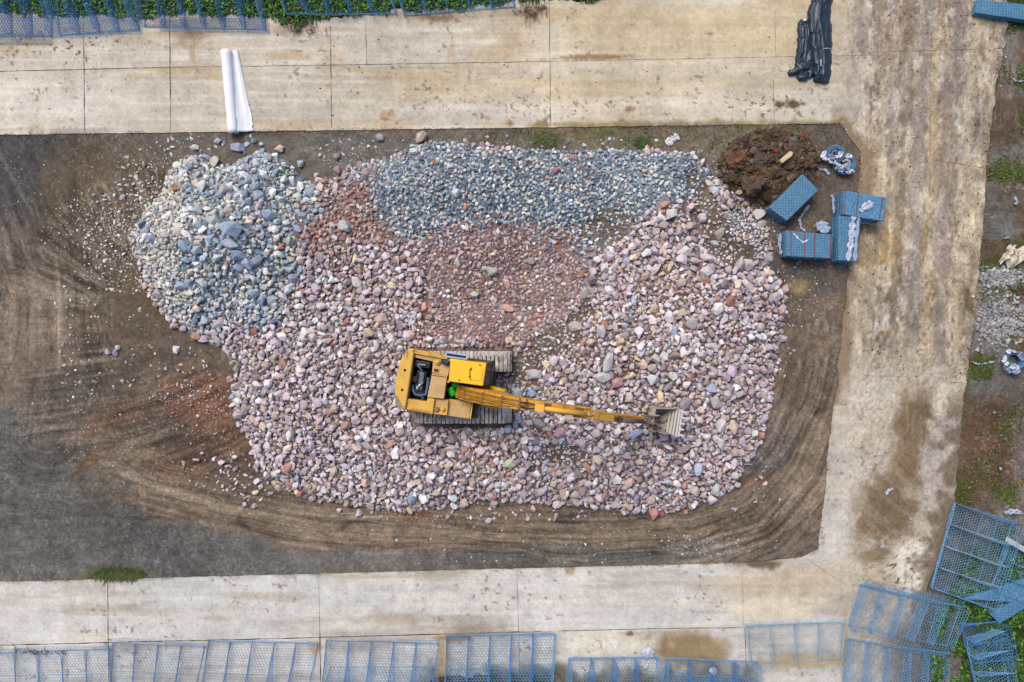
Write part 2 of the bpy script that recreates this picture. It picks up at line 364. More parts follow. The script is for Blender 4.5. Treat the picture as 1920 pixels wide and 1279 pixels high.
def conc_col(X, Y):
    n1 = fbm(X, Y, 150, 101, 5); n2 = fbm(X, Y, 22, 102, 5); n3 = fbm(X, Y, 3.2, 103, 2)
    sx = fbm(X, Y, 160, 104, 4, 7); sy = fbm(X, Y, 6, 105, 3, 60)
    col = np.zeros(X.shape + (3,)) + np.array([202, 192, 174.])
    col = mixc(col, (206, 202, 194), sstep(700, 1000, Y))
    col = mixc(col, (214, 204, 186), sstep(.5, .7, sx) * 0.7)
    col = mixc(col, (186, 164, 130), sstep(.52, .72, fbm(X, Y, 190, 106, 5, 26)) * 0.65 * (Y < 260))
    col = mixc(col, (170, 158, 142), sstep(.52, .72, fbm(X, Y, 170, 107, 5, 22)) * 0.55 * (Y > 1000))
    # top road: tan band, ochre on the right half
    col = mixc(col, (200, 180, 144), blob(X, Y, 1320, 60, 330, 58, 0, 0.5, 110, 0.4) * 0.75)
    col = mixc(col, (202, 184, 152), blob(X, Y, 1150, 160, 420, 26, -2, 0.6, 111, 0.5) * 0.6)
    col = mixc(col, (134, 104, 68), blob(X, Y, 1110, 108, 66, 5, -1, 0.6, 112, 0.6) * 0.8)
    col = mixc(col, (220, 208, 184), blob(X, Y, 1250, 205, 220, 20, 0, 0.5, 113, 0.5) * 0.7)
    col = mixc(col, (222, 214, 200), blob(X, Y, 120, 195, 190, 40, 0, 0.5, 114, 0.5) * 0.45)
    # right road: heavily dirtied
    r = sstep(1540, 1640, X + (n2 - .5) * 80)
    rc = np.zeros(col.shape) + np.array([182, 164, 136.])
    rc = mixc(rc, (158, 148, 140), sstep(.44, .58, fbm(X, Y, 40, 120, 6, 90)) * 0.85)
    rc = mixc(rc, (196, 178, 148), sstep(.52, .68, fbm(X, Y, 50, 121, 5, 140)) * 0.7)
    rc = mixc(rc, (124, 106, 88), sstep(.58, .72, fbm(X, Y, 26, 122, 6, 60)) * 0.6)
    rc = mixc(rc, (206, 200, 192), sstep(.58, .68, fbm(X, Y, 9, 123, 5, 14)) * 0.6); rc = mixc(rc, (104, 88, 74), sstep(.60, .70, fbm(X, Y, 7, 159, 4, 12)) * 0.55)
    rc = mixc(rc, (186, 160, 116), blob(X, Y, 1745, 330, 14, 260, 1, 0.6, 124, 0.5) * 0.35)
    rc = mixc(rc, (152, 140, 128), blob(X, Y, 1700, 160, 50, 160, 4, 0.6, 125, 0.6) * 0.5)
    rc = mixc(rc, (206, 190, 156), blob(X, Y, 1825, 380, 24, 90, 4, 0.4, 126, 0.4) * 0.8)
    rc = mixc(rc, (118, 98, 66), blob(X, Y, 1728, 460, 8, 52, 8, 0.5, 127, 0.4) * 0.8)
    rc = mixc(rc, (170, 140, 84), blob(X, Y, 1640, 460, 40, 60, 20, 0.5, 128, 0.5) * 0.6)
    rc = mixc(rc, (110, 92, 60), blob(X, Y, 1815, 565, 9, 24, -15, 0.3, 129, 0.3) * 0.9)
    rc = mixc(rc, (124, 104, 74), blob(X, Y, 1750, 545, 12, 14, 0, 0.4, 130, 0.4) * 0.8)
    rc = mixc(rc, (124, 106, 80), blob(X, Y, 1716, 612, 10, 6, 0, 0.4, 131, 0.4) * 0.8)
    rc = mixc(rc, (208, 204, 198), sstep(.5, .62, fbm(X, Y, 5, 132, 3, 26)) * blob(X, Y, 1650, 595, 60, 20, -4, 0.4, 133, 0.3))
    tr = fbm(X + (Y - 300) * .03 + (n2 - .5) * 12, Y, 7, 172, 5, 40); rc = rc * (1 + (tr - .5) * .5)[..., None]
    rc = mixc(rc, (140, 126, 110), sstep(.5, .62, fbm(X + (Y - 300) * .03, Y, 12, 173, 6, 28)) * .5)
    rc = mixc(rc, (212, 200, 178), sstep(.56, .66, fbm(X, Y, 12, 174, 6, 30)) * .55)
    for i_, (xc, wd_, cc_, am_) in enumerate([(1722, 13, (150,138,128), .6), (1690, 8, (122,104,84), .55), (1748, 7, (190,168,126), .4), (1778, 12, (140,126,112), .6), (1640, 10, (140,122,100), .45), (1810, 9, (196,180,150), .5)]):
        xx = X - (xc + (Y - 300) * -.055 + (fbm(Y, Y * 0 + i_ * 9, 90, 180 + i_, 3) - .5) * 26); rc = mixc(rc, cc_, (1 - sstep(wd_ * .5, wd_ * 1.3, np.abs(xx) + (n2 - .5) * wd_ * 2.4)) * am_ * (0.5 + fbm(X, Y, 30, 190 + i_, 3) * .8))
    lower = sstep(640, 720, Y)
    lc = np.zeros(col.shape) + np.array([188, 177, 160.])
    dg = fbm(X * 0.87 + Y * 0.5, Y * 0.87 - X * 0.5, 18, 134, 5, 90)
    lc = mixc(lc, (164, 146, 122), sstep(.45, .62, dg) * 0.6)
    lc = mixc(lc, (204, 194, 176), sstep(.55, .7, dg) * 0.5)
    lc = mixc(lc, (124, 104, 80), blob(X, Y, 1706, 800, 34, 84, 14, 0.3, 135, 0.6) * (0.6 + 0.5 * fbm(X, Y, 5, 170, 3, 40)))
    lc = mixc(lc, (122, 103, 78), blob(X, Y, 1664, 950, 54, 96, 24, 0.35, 136, 0.8) * np.clip(0.45 + 0.9 * fbm(X * .8 + Y * .6, Y * .8 - X * .6, 50, 171, 4, 8), 0, 1))
    lc = mixc(lc, (118, 98, 76), blob(X, Y, 1735, 770, 26, 14, 20, 0.3, 137, 0.3) * 0.9)
    lc = mixc(lc, (172, 160, 150), blob(X, Y, 1762, 870, 34, 100, 8, 0.3, 138, 0.25) * 0.95)
    lc = mixc(lc, (178, 168, 152), blob(X, Y, 1755, 960, 30, 60, 8, 0.4, 158, 0.35) * 0.7)
    lc = mixc(lc, (220, 212, 196), blob(X, Y, 1715, 1070, 50, 52, -30, 0.3, 139, 0.4) * 0.9)
    lc = mixc(lc, (214, 204, 180), blob(X, Y, 1780, 740, 26, 44, 40, 0.3, 140, 0.4) * 0.8)
    lc = mixc(lc, (186, 166, 128), blob(X, Y, 1610, 1130, 90, 70, 0, 0.5, 141, 0.5) * 0.4)
    rc = rc * (1 - lower[..., None]) + lc * lower[..., None]
    rm = r * (1 - 0.0); botm = sstep(1050, 1085, Y) * (1 - sstep(1500, 1580, X)); rm = rm * (1 - botm)
    col = col * (1 - rm[..., None]) + rc * rm[..., None]
    # corner between the lower and the right road
    col = mixc(col, (186, 166, 138), blob(X, Y, 1480, 1095, 130, 36, -6, 0.5, 142, 0.4) * 0.7)
    col = mixc(col, (222, 210, 180), blob(X, Y, 1460, 1140, 90, 22, -4, 0.4, 143, 0.4) * 0.7)
    col = mixc(col, (140, 116, 78), blob(X, Y, 1300, 1215, 66, 34, 0, 0.35, 144, 0.4) * 0.8)
    col = mixc(col, (226, 218, 196), blob(X, Y, 1130, 1208, 100, 20, 0, 0.35, 145, 0.4) * 0.6)
    col = mixc(col, (190, 150, 80), blob(X, Y, 1500, 1240, 80, 14, 0, 0.4, 146, 0.4) * 0.6)
    col = mixc(col, (176, 142, 86), blob(X, Y, 1582, 1215, 5, 60, 2, 0.4, 147, 0.3) * 0.7)
    col = mixc(col, (150, 124, 86), blob(X, Y, 1068, 1066, 11, 12, 0, 0.4, 148, 0.3) * 0.7)
    # stains
    for i, (cx, cy, rx, ry, a, c) in enumerate([(360,72,26,14,.6,(150,124,92)),(362,100,6,20,.5,(160,134,100)),(725,215,14,8,.6,(168,132,92)),(955,232,8,5,.8,(150,118,80)),(1020,234,14,8,.7,(120,96,66)),
            (1180,206,8,5,.7,(130,100,70)),(965,80,34,14,.4,(182,150,118)),(820,34,30,6,.7,(140,110,84)),(845,98,8,16,.4,(180,150,110)),(130,247,36,7,.8,(168,156,146)),(180,245,20,5,.7,(170,150,136)),
            (550,56,34,12,.6,(150,126,110)),(1488,195,16,7,.9,(92,70,50)),(1462,198,8,7,.9,(90,68,48)),(735,1160,60,12,.5,(160,142,118)),(900,1180,60,10,.6,(150,132,108)),(1640,1040,30,14,.7,(110,92,66)),
            (620,120,24,40,.3,(186,160,126)),(1000,20,22,10,.5,(140,110,90)),(850,1196,30,8,.8,(150,116,74)),(1245,1215,10,20,.4,(120,100,70)),(1180,1187,6,5,.8,(120,84,56)),(1215,1194,6,5,.6,(150,130,96)),
            (590,1215,8,12,.6,(190,150,90)),(830,1240,8,40,.6,(180,140,84))]):
        col = mixc(col, c, blob(X, Y, cx, cy, rx, ry, 0, 0.6, 150 + i, 0.7) * a)
    # dark splashes
    sp = sstep(.69, .74, fbm(X, Y, 6.5, 200, 3)) * np.clip(blob(X, Y, 120, 88, 150, 26, 0, .5, 201, .4) + blob(X, Y, 1440, 195, 90, 34, 0, .5, 202, .4) + blob(X, Y, 1010, 205, 260, 28, 0, .6, 203, .5) * .5 + blob(X, Y, 1690, 1060, 70, 50, 0, .5, 204, .4) * .8 + 0.25 * r, 0, 1)
    col = mixc(col, (96, 78, 58), sp * 0.85)
    sp2 = sstep(.72, .77, fbm(X, Y, 8, 205, 3)) * sstep(.4, .6, fbm(X, Y, 100, 206, 3)); col = mixc(col, (120, 108, 92), sp2 * 0.6)
    # moss and mud at the foot of the baskets along the lower edge
    lowm = sstep(1236, 1275, Y + (fbm(X, Y, 30, 207, 4) - .5) * 70) * sstep(740, 840, X) * (1 - sstep(1390, 1440, X))
    col = mixc(col, (92, 86, 72), lowm * 0.85)
    lowm = sstep(1130, 1200, Y + (fbm(X, Y, 40, 208, 4) - .5) * 60) * sstep(1640, 1700, X)
    col = mixc(col, (96, 82, 64), lowm * 0.8)
    # mud carried over the edges of the yard
    eb, _, _ = dseg(X, Y, [(1575,232),(1612,285),(1612,330),(1592,500),(1582,600),(1572,690),(1560,760),(1548,900),(1533,1030),(1500,1050),(1395,1055)])
    e = (1 - sstep(0, 34, eb + (n2 - .5) * 46)) * np.where(Y < 760, 1.0, 0.25)
    col = mixc(col, (134, 112, 86), e * 0.8)
    col = mixc(col, (112, 96, 78), blob(X, Y, 1420, 1052, 36, 14, 8, .3, 311, .5)); eb2, _, _ = dseg(X, Y, [(1395,1055),(0,1091)]); e2 = (1 - sstep(0, 6, eb2 + (n2 - .5) * 14)); col = mixc(col, (170, 160, 144), e2 * .4)
    eb3, _, _ = dseg(X, Y, [(990,236),(1110,235),(1500,232),(1575,232)]); e3 = (1 - sstep(0, 10, eb3 + (n2 - .5) * 18)); col = mixc(col, (146, 128, 88), e3 * .7)
    xo_ = np.interp(Y, [50, 150, 380, 560, 700, 800, 930, 1100], [1887, 1868, 1845, 1830, 1812, 1800, 1790, 1738]); e4 = (1 - sstep(0, 40, xo_ - X + (n2 - .5) * 110)) * (0.35 + .65 * sstep(720, 800, Y)); col = mixc(col, (112, 98, 80), np.clip(e4, 0, 1) * .8)
    k = 1 + (n1 - .5) * 0.16 + (n2 - .5) * 0.16 + (n3 - .5) * (0.16 + 0.2 * r) + (sx - .5) * 0.10 * (1 - r) + (sy - .5) * 0.05
    return np.clip(col * k[..., None], 4, 238)

def to_lin(c): return (s2l(c) * KALB).astype(np.float32)

# ------------------------------------------------------------------ ground sheet
def grid_faces(nx, ny):
    i = np.arange(ny - 1)[:, None] * nx + np.arange(nx - 1)[None, :]
    return np.stack([i, i + nx, i + nx + 1, i + 1], -1).reshape(-1, 4)

gx = np.concatenate([np.arange(-160, -4, 4.0), np.arange(-4, 1640, 1.75), np.arange(1640, 2081, 2.6)]); gy = np.concatenate([np.arange(-140, 224, 5.0), np.arange(224, 1100, 1.75), np.arange(1100, 1421, 3.2)])
geo = np.cumsum(8 * 1.18 ** np.arange(38))
gx = np.concatenate([gx[0] - geo[::-1], gx, gx[-1] + geo]); gy = np.concatenate([gy[0] - geo[::-1], gy, gy[-1] + geo])
GX, GY = np.meshgrid(gx, gy)
hz = pile_h(GX, GY)
S_, m1_, m2_, m3_, m4_, m5_ = streaks(GX, GY)
mk = np.clip(m1_ + m2_ + m3_ + m4_ + m5_, 0, 1)
hz = hz + (S_ - 0.5) * 0.10 * mk * (~inpoly(GX, GY, PILE)) + (fbm(GX, GY, 5, 77, 3) - .5) * 0.035
# the sheet dips under the concrete and stays level beyond the yard
far = (np.abs(GX - 960) > 1300) | (np.abs(GY - 640) > 900); hz = np.where(far, -0.03, hz)
XI = [(-3000, 1575), (232, 1575), (285, 1612), (330, 1612), (420, 1598), (500, 1590), (560, 1586), (600, 1580), (640, 1576), (690, 1570), (720, 1572), (760, 1560), (900, 1548), (1030, 1533), (1046, 1500), (1055, 1395), (3000, 1395)]
XO = [(-3000, 1890), (50, 1887), (100, 1880), (150, 1868), (300, 1850), (380, 1845), (470, 1838), (560, 1830), (700, 1812), (800, 1800), (930, 1790), (1000, 1775), (1100, 1738), (1180, 1725), (1300, 1720), (3000, 1720)]
def xin(y): return np.interp(y, [a for a, b in XI], [b for a, b in XI])
def xout(y): return np.interp(y, [a for a, b in XO], [b for a, b in XO])
def wig(t, s, a=2.2): return (fbm(t, t * 0 + s * 7.7, 16, s, 3) - .5) * 2 * a
def ytop_out(x): return np.interp(x, [-3000, 0, 100, 200, 268, 300, 505, 560, 600, 740, 860, 960, 1100, 1300, 1600], [22, 22, 30, 30, 36, 26, 30, 44, 36, 22, 16, 4, 2, -30, -60]) + wig(x, 301, 9)
def ytop_in(x): return np.interp(x, [-3000, 0, 1500, 1575], [296, 253, 233, 232]) + wig(x, 302, 1.4)
def ybot_in(x): return np.interp(x, [-3000, 0, 1395], [1164, 1091, 1055]) + wig(x, 303, 1.2)
def ybot_out(x): return np.interp(x, [-3000, 0, 780, 830, 1050, 1062, 1235, 1300, 1395], [1310, 1300, 1290, 1268, 1262, 1282, 1282, 1300, 1300]) + wig(x, 304, 9)
CONC_Z = 0.045
under = ((GX < 1575) & (GY > ytop_out(GX) - 6) & (GY < ytop_in(GX) - 2)) | ((GX > xin(GY) + 2) & (GX < xout(GY) + 6)) | ((GX < 1400) & (GY > ybot_in(GX) + 2) & (GY < ybot_out(GX) + 6))
hz = np.where(under, -0.05, hz)
edge = (GY < 240) | (GY > 1060) | (GX > 1540)
hz = np.where(edge & ~under & (hz < 0.1), np.minimum(hz, 0.03), hz)
V = np.stack([(GX - 960) / PPM, (639.5 - GY) / PPM, hz], -1).reshape(-1, 3)
gme = mesh_np('ground', V, grid_faces(len(gx), len(gy)), to_lin(dirt_col(GX, GY)).reshape(-1, 3), True)
m_ground = mat('ground_soil', attr=True, rough=0.95, var=0.14, vsc=9, bump=0.6, bsc=26, spec=0.15, fine=(45, 0.25))
g = link('ground', gme, m_ground); g['kind'] = 'structure'

HZ = hz
def gh(px, py):
    """bilinear height lookup"""
    px = np.asarray(px, float); py = np.asarray(py, float)
    ix = np.clip(np.searchsorted(gx, px) - 1, 0, len(gx) - 2); iy = np.clip(np.searchsorted(gy, py) - 1, 0, len(gy) - 2)
    fx = (px - gx[ix]) / (gx[ix + 1] - gx[ix]); fy = (py - gy[iy]) / (gy[iy + 1] - gy[iy])
    return (HZ[iy, ix] * (1 - fx) + HZ[iy, ix + 1] * fx) * (1 - fy) + (HZ[iy + 1, ix] * (1 - fx) + HZ[iy + 1, ix + 1] * fx) * fy

# ------------------------------------------------------------------ concrete roads (one object, three strips)
def patch(A, B):
    """A, B (n,2) opposite edges in pixels -> grid with skirts"""
    n = len(A); w = np.max(np.hypot(*(A - B).T)); k = max(2, int(w / 2.3))
    t = np.linspace(0, 1, k)[None, :, None]
    P = A[:, None, :] * (1 - t) + B[:, None, :] * t
    z = CONC_Z + (fbm(P[..., 0], P[..., 1], 5, 211, 3) - .5) * 0.006
    X = np.concatenate([P[:, :1], P, P[:, -1:]], 1); Z = np.concatenate([z[:, :1] * 0 - 0.12, z, z[:, :1] * 0 - 0.12], 1)
    col = to_lin(conc_col(X[..., 0], X[..., 1]))
    V = np.stack([(X[..., 0] - 960) / PPM, (639.5 - X[..., 1]) / PPM, Z], -1).reshape(-1, 3)
    return V, grid_faces(k + 2, n), col.reshape(-1, 3)
xs = np.arange(-160, 1575.1, 2.3); xs[-1] = 1575
ys = np.arange(-140, 1420, 2.3)
xb = np.arange(-160, 1395.1, 2.3); xb[-1] = 1395
parts = [patch(np.stack([xs, ytop_out(xs)], -1), np.stack([xs, ytop_in(xs)], -1)),
         patch(np.stack([xin(ys) + np.where(ys > 240, wig(ys, 305, 3.0) * (ys < 1040), 0), ys], -1)[::-1], np.stack([xout(ys) + wig(ys, 306, 4), ys], -1)[::-1]),
         patch(np.stack([xb, ybot_in(xb)], -1), np.stack([xb, ybot_out(xb)], -1))]
Vs, Fs, Cs, off = [], [], [], 0
for v, f, c in parts: Vs.append(v); Fs.append(f + off); Cs.append(c); off += len(v)
m_conc = mat('old_concrete', attr=True, rough=0.9, var=0.05, vsc=4, bump=0.25, bsc=40, spec=0.2, fine=(30, 0.09))
o = link('concrete_road', mesh_np('concrete_road', np.concatenate(Vs), np.concatenate(Fs), np.concatenate(Cs), False), m_conc); o['kind'] = 'structure'
# make sure faces point up
bm = bmesh.new(); bm.from_mesh(o.data); bmesh.ops.recalc_face_normals(bm, faces=bm.faces); 
if sum(f.normal.z for f in list(bm.faces)[1000:1100]) < 0: bmesh.ops.reverse_faces(bm, faces=bm.faces)
bm.to_mesh(o.data); bm.free()

# expansion joints, laid as narrow dark fillings a few millimetres proud
jb = MB()
def joint(pts, w):
    P = []
    for (x1, y1), (x2, y2) in zip(pts, pts[1:]):
        L = math.hypot(x2 - x1, y2 - y1); n = max(2, int(L / 9))
        for i in range(n): P.append((x1 + (x2 - x1) * i / n, y1 + (y2 - y1) * i / n))
    P.append(pts[-1]); prev = None
    for i, (x, y) in enumerate(P):
        x += random.uniform(-.35, .35); y += random.uniform(-.3, .3)
        ww = w * random.uniform(0.35, 1.35)
        a, b = P[max(i - 1, 0)], P[min(i + 1, len(P) - 1)]; dx, dy = b[0] - a[0], b[1] - a[1]; L = math.hypot(dx, dy); nx, ny = -dy / L, dx / L
        va = jb.bm.verts.new(W(x + nx * ww / 2, y + ny * ww / 2).xy.to_3d() + Vector((0, 0, CONC_Z + 0.008)))
        vb = jb.bm.verts.new(W(x - nx * ww / 2, y - ny * ww / 2).xy.to_3d() + Vector((0, 0, CONC_Z + 0.008)))
        if prev: jb.bm.faces.new((prev[0], prev[1], vb, va))
        prev = (va, vb)
for x, y0, y1, w in ((158,46,247,1.3),(319,30,244,1.5),(620,50,240,1.3),(686,44,121,.8),(1030,8,232,1.1),(1449,150,229,.9),(1452,20,108,.5)): joint([(x, y0), (x + 2, y1)], w)
joint([(-150,138),(160,131),(320,127)], 1.2); joint([(320,127),(620,123),(1030,116)], .8); joint([(1030,116),(1640,104)], .5)
for x, y0, y1, w in ((203,1088,1290,1.2),(600,1180,1288,1.6),(598,1076,1180,.5),(972,1150,1262,1.1),(969,1068,1150,.5),(1391,1060,1174,.5),(1396,1176,1250,1.2)): joint([(x, y0), (x + 2, y1)], w)
joint([(-150,1213),(200,1204),(500,1197),(760,1190),(980,1184)], 1.7); joint([(980,1184),(1225,1178),(1392,1176)], 1.1)
joint([(1640,98),(1880,92)], .4); joint([(1745,300),(1848,316)], .6); joint([(1780,716),(1812,719)], .8); joint([(1620,704),(1690,706)], .4); joint([(1745,60),(1742,300)], .5); joint([(1510,1046),(1590,1100)], .5)
o = jb.build('pavement_joints', mat('joint_filler', (84, 76, 66), rough=1, var=.3, vsc=3)); o['kind'] = 'structure'

# ------------------------------------------------------------------ stones
def ico(sub):
    bm = bmesh.new(); bmesh.ops.create_icosphere(bm, subdivisions=sub, radius=1.0)
    v = np.array([p.co[:] for p in bm.verts]); f = np.array([[p.index for p in q.verts] for q in bm.faces]); bm.free(); return v, f
def proto(r, npts, bev):
    """angular broken stone: hull of a few points, worn a little at the edges"""
    bm = bmesh.new(); P = []
    while len(P) < npts:
        p = r.normal(size=3); p /= np.linalg.norm(p)
        if all(np.dot(p, q) < 0.76 for q in P) or r.uniform() < .03: P.append(p)
    for p in P: bm.verts.new(p * r.uniform(0.84, 1.2))
    res = bmesh.ops.convex_hull(bm, input=bm.verts[:]); bmesh.ops.delete(bm, geom=list({g_ for g_ in res['geom_interior'] if isinstance(g_, bmesh.types.BMVert)}), context='VERTS')
    if bev: bmesh.ops.bevel(bm, geom=bm.edges[:], offset=bev, segments=1, affect='EDGES')
    bmesh.ops.triangulate(bm, faces=bm.faces[:])
    bm.verts.index_update(); v = np.array([q.co[:] for q in bm.verts], np.float32); f = np.array([[q.index for q in t.verts] for t in bm.faces]); bm.free(); return v, f
prng = np.random.default_rng(21)
PROTO = {3: [proto(prng, 10 + i % 6, .06) for i in range(50)], 2: [proto(prng, 9 + i % 5, .04) for i in range(50)], 1: [proto(prng, 7 + i % 4, 0) for i in range(30)]}

def rotmats(n, r):
    q = r.normal(size=(n, 4)); q /= np.linalg.norm(q, axis=1)[:, None]; w, x, y, z = q.T
    return np.stack([1-2*(y*y+z*z), 2*(x*y-z*w), 2*(x*z+y*w), 2*(x*y+z*w), 1-2*(x*x+z*z), 2*(y*z-x*w), 2*(x*z-y*w), 2*(y*z+x*w), 1-2*(x*x+y*y)], -1).reshape(n, 3, 3)

PAL = {  # sRGB colours of clean stone, with weights
 'pink': [((182,165,168),5),((197,182,186),5),((164,146,153),3.5),((168,148,136),3),((202,192,188),2.4),((150,130,132),2),((184,156,144),2),((216,208,204),1.2),((176,124,104),.55),((156,98,80),.15),((150,162,178),.7),((196,170,140),.7),((138,122,132),1.2)],
 'blue': [((144,158,172),4),((168,176,182),4),((122,140,158),2.4),((182,186,188),3),((204,202,192),2.6),((108,128,146),.8),((208,196,174),1.3),((176,168,148),.9),((186,112,80),.08),((172,156,150),.7),((150,150,140),1)],
 'bgrav': [((136,150,164),4),((168,176,182),4),((106,124,144),3),((190,192,190),2.5),((80,100,122),1.6),((204,196,176),.9),((160,118,112),.35),((176,170,146),.6),((190,110,70),.06)],
 'rgrav': [((166,142,140),4),((146,122,122),3.5),((184,162,158),3.5),((128,98,94),2),((196,180,170),1.3),((166,120,94),1.3),((172,100,72),.5),((140,106,112),1),((214,206,200),.4),((120,130,142),.2)],
 'fine': [((180,182,182),4),((160,164,168),3),((200,198,192),3),((140,146,152),2),((214,204,188),1)],
 'pale': [((190,184,170),4),((204,200,190),3),((176,172,160),3),((160,164,168),1.5),((214,210,204),1),((180,160,140),1)],
 'rmed': [((164,138,130),4),((148,122,118),3),((172,142,130),2),((164,112,92),1.5),((128,92,88),2),((186,168,158),1.2),((150,150,158),.4)],
 'redb': [((164,118,96),3),((180,140,118),3),((150,98,76),2),((190,168,150),1.5),((140,84,64),1)],
}
def pick(pal, n, r):
    c = np.array([a for a, b in PAL[pal]], float); w = np.array([b for a, b in PAL[pal]], float)
    i = r.choice(len(c), n, p=w / w.sum()); v = c[i] * (1 + r.normal(size=(n, 1)) * 0.06) + r.normal(size=(n, 3)) * 3
    v = v.mean(1, keepdims=True) + (v - v.mean(1, keepdims=True)) * (0.86 if pal in ('blue', 'bgrav') else 0.84); v = (v - 150) * 1.08 + 150 + 21
    return np.clip(v, 20, 238)

def region(X, Y, r):
    """class of stone at apparent pixel, borders ragged"""
    j = 15; X = X + (fbm(X, Y, 40, 400) - .5) * 80 + r.normal(size=X.shape) * 11; Y = Y + (fbm(X, Y, 40, 401) - .5) * 80 + r.normal(size=X.shape) * 11
    k = np.full(X.shape, 'pink', dtype=object)
    k[inpoly(X, Y, RGRAV)] = 'rgrav'; k[inpoly(X, Y, BGRAV)] = 'bgrav'; k[inpoly(X, Y, BLUE)] = 'blue'; k[inpoly(X, Y, RFINE)] = 'fine'
    k[(k == 'rgrav') & (X < 745) & (Y < 500)] = 'rmed'
    edge = inpoly(X, Y, BLUE) & (X < 345 + (Y - 300) * 0.02) & (Y < 560) | (inpoly(X, Y, BLUE) & (Y > 560) & (X < 370)); k[edge] = 'pale'
    for cx, cy, rx, ry, ro in REDPATCH:
        m = blob(X, Y, cx, cy, rx, ry, ro, 0.5, 12, 0.4) > 0.5; k[m & ((k == 'pink') | (k == 'rgrav')) & (r.uniform(0, 1, X.shape) < .33)] = 'redb'
    return k
# size classes in photo pixels: share of big, medium
SIZES = {'pink': (2.6, 11.5), 'blue': (2.6, 11.5), 'rmed': (2.6, 6.8), 'bgrav': (2.2, 4.6), 'rgrav': (2.2, 4.9), 'fine': (1.6, 3.4), 'pale': (2.8, 6.5), 'redb': (2.0, 4.2)}

cell = {}
CS = 24.0
ZO = []
ZL = [0.0]
ST = []          # x, y (ground px), r, class, z offset
def free(x, y, r, k=0.84):
    ci, cj = int(x // CS), int(y // CS)
    for i in (ci - 1, ci, ci + 1):
        for j in (cj - 1, cj, cj + 1):
            for (a, b, c) in cell.get((i, j), ()):
                if (a - x) ** 2 + (b - y) ** 2 < (k * (r + c)) ** 2: return False
    return True
def put(x, y, r, kl, lab=None, colr=None, k=0.84, force=False, asp=None):
    if not force and not free(x, y, r, k): return False
    cell.setdefault((int(x // CS), int(y // CS)), []).append((x, y, r)); ST.append((x, y, r, kl, lab, colr, asp)); ZO.append(ZL[0]); return True
def g_of(px, py):
    """ground pixel of a point of the pile seen at px,py"""
    z = 0.0
    for _ in range(4):
        k = (H - z) / H; x = 960 + (px - 960) * k; y = 639.5 + (py - 639.5) * k; z = float(gh(x, y)) 
    return x, y

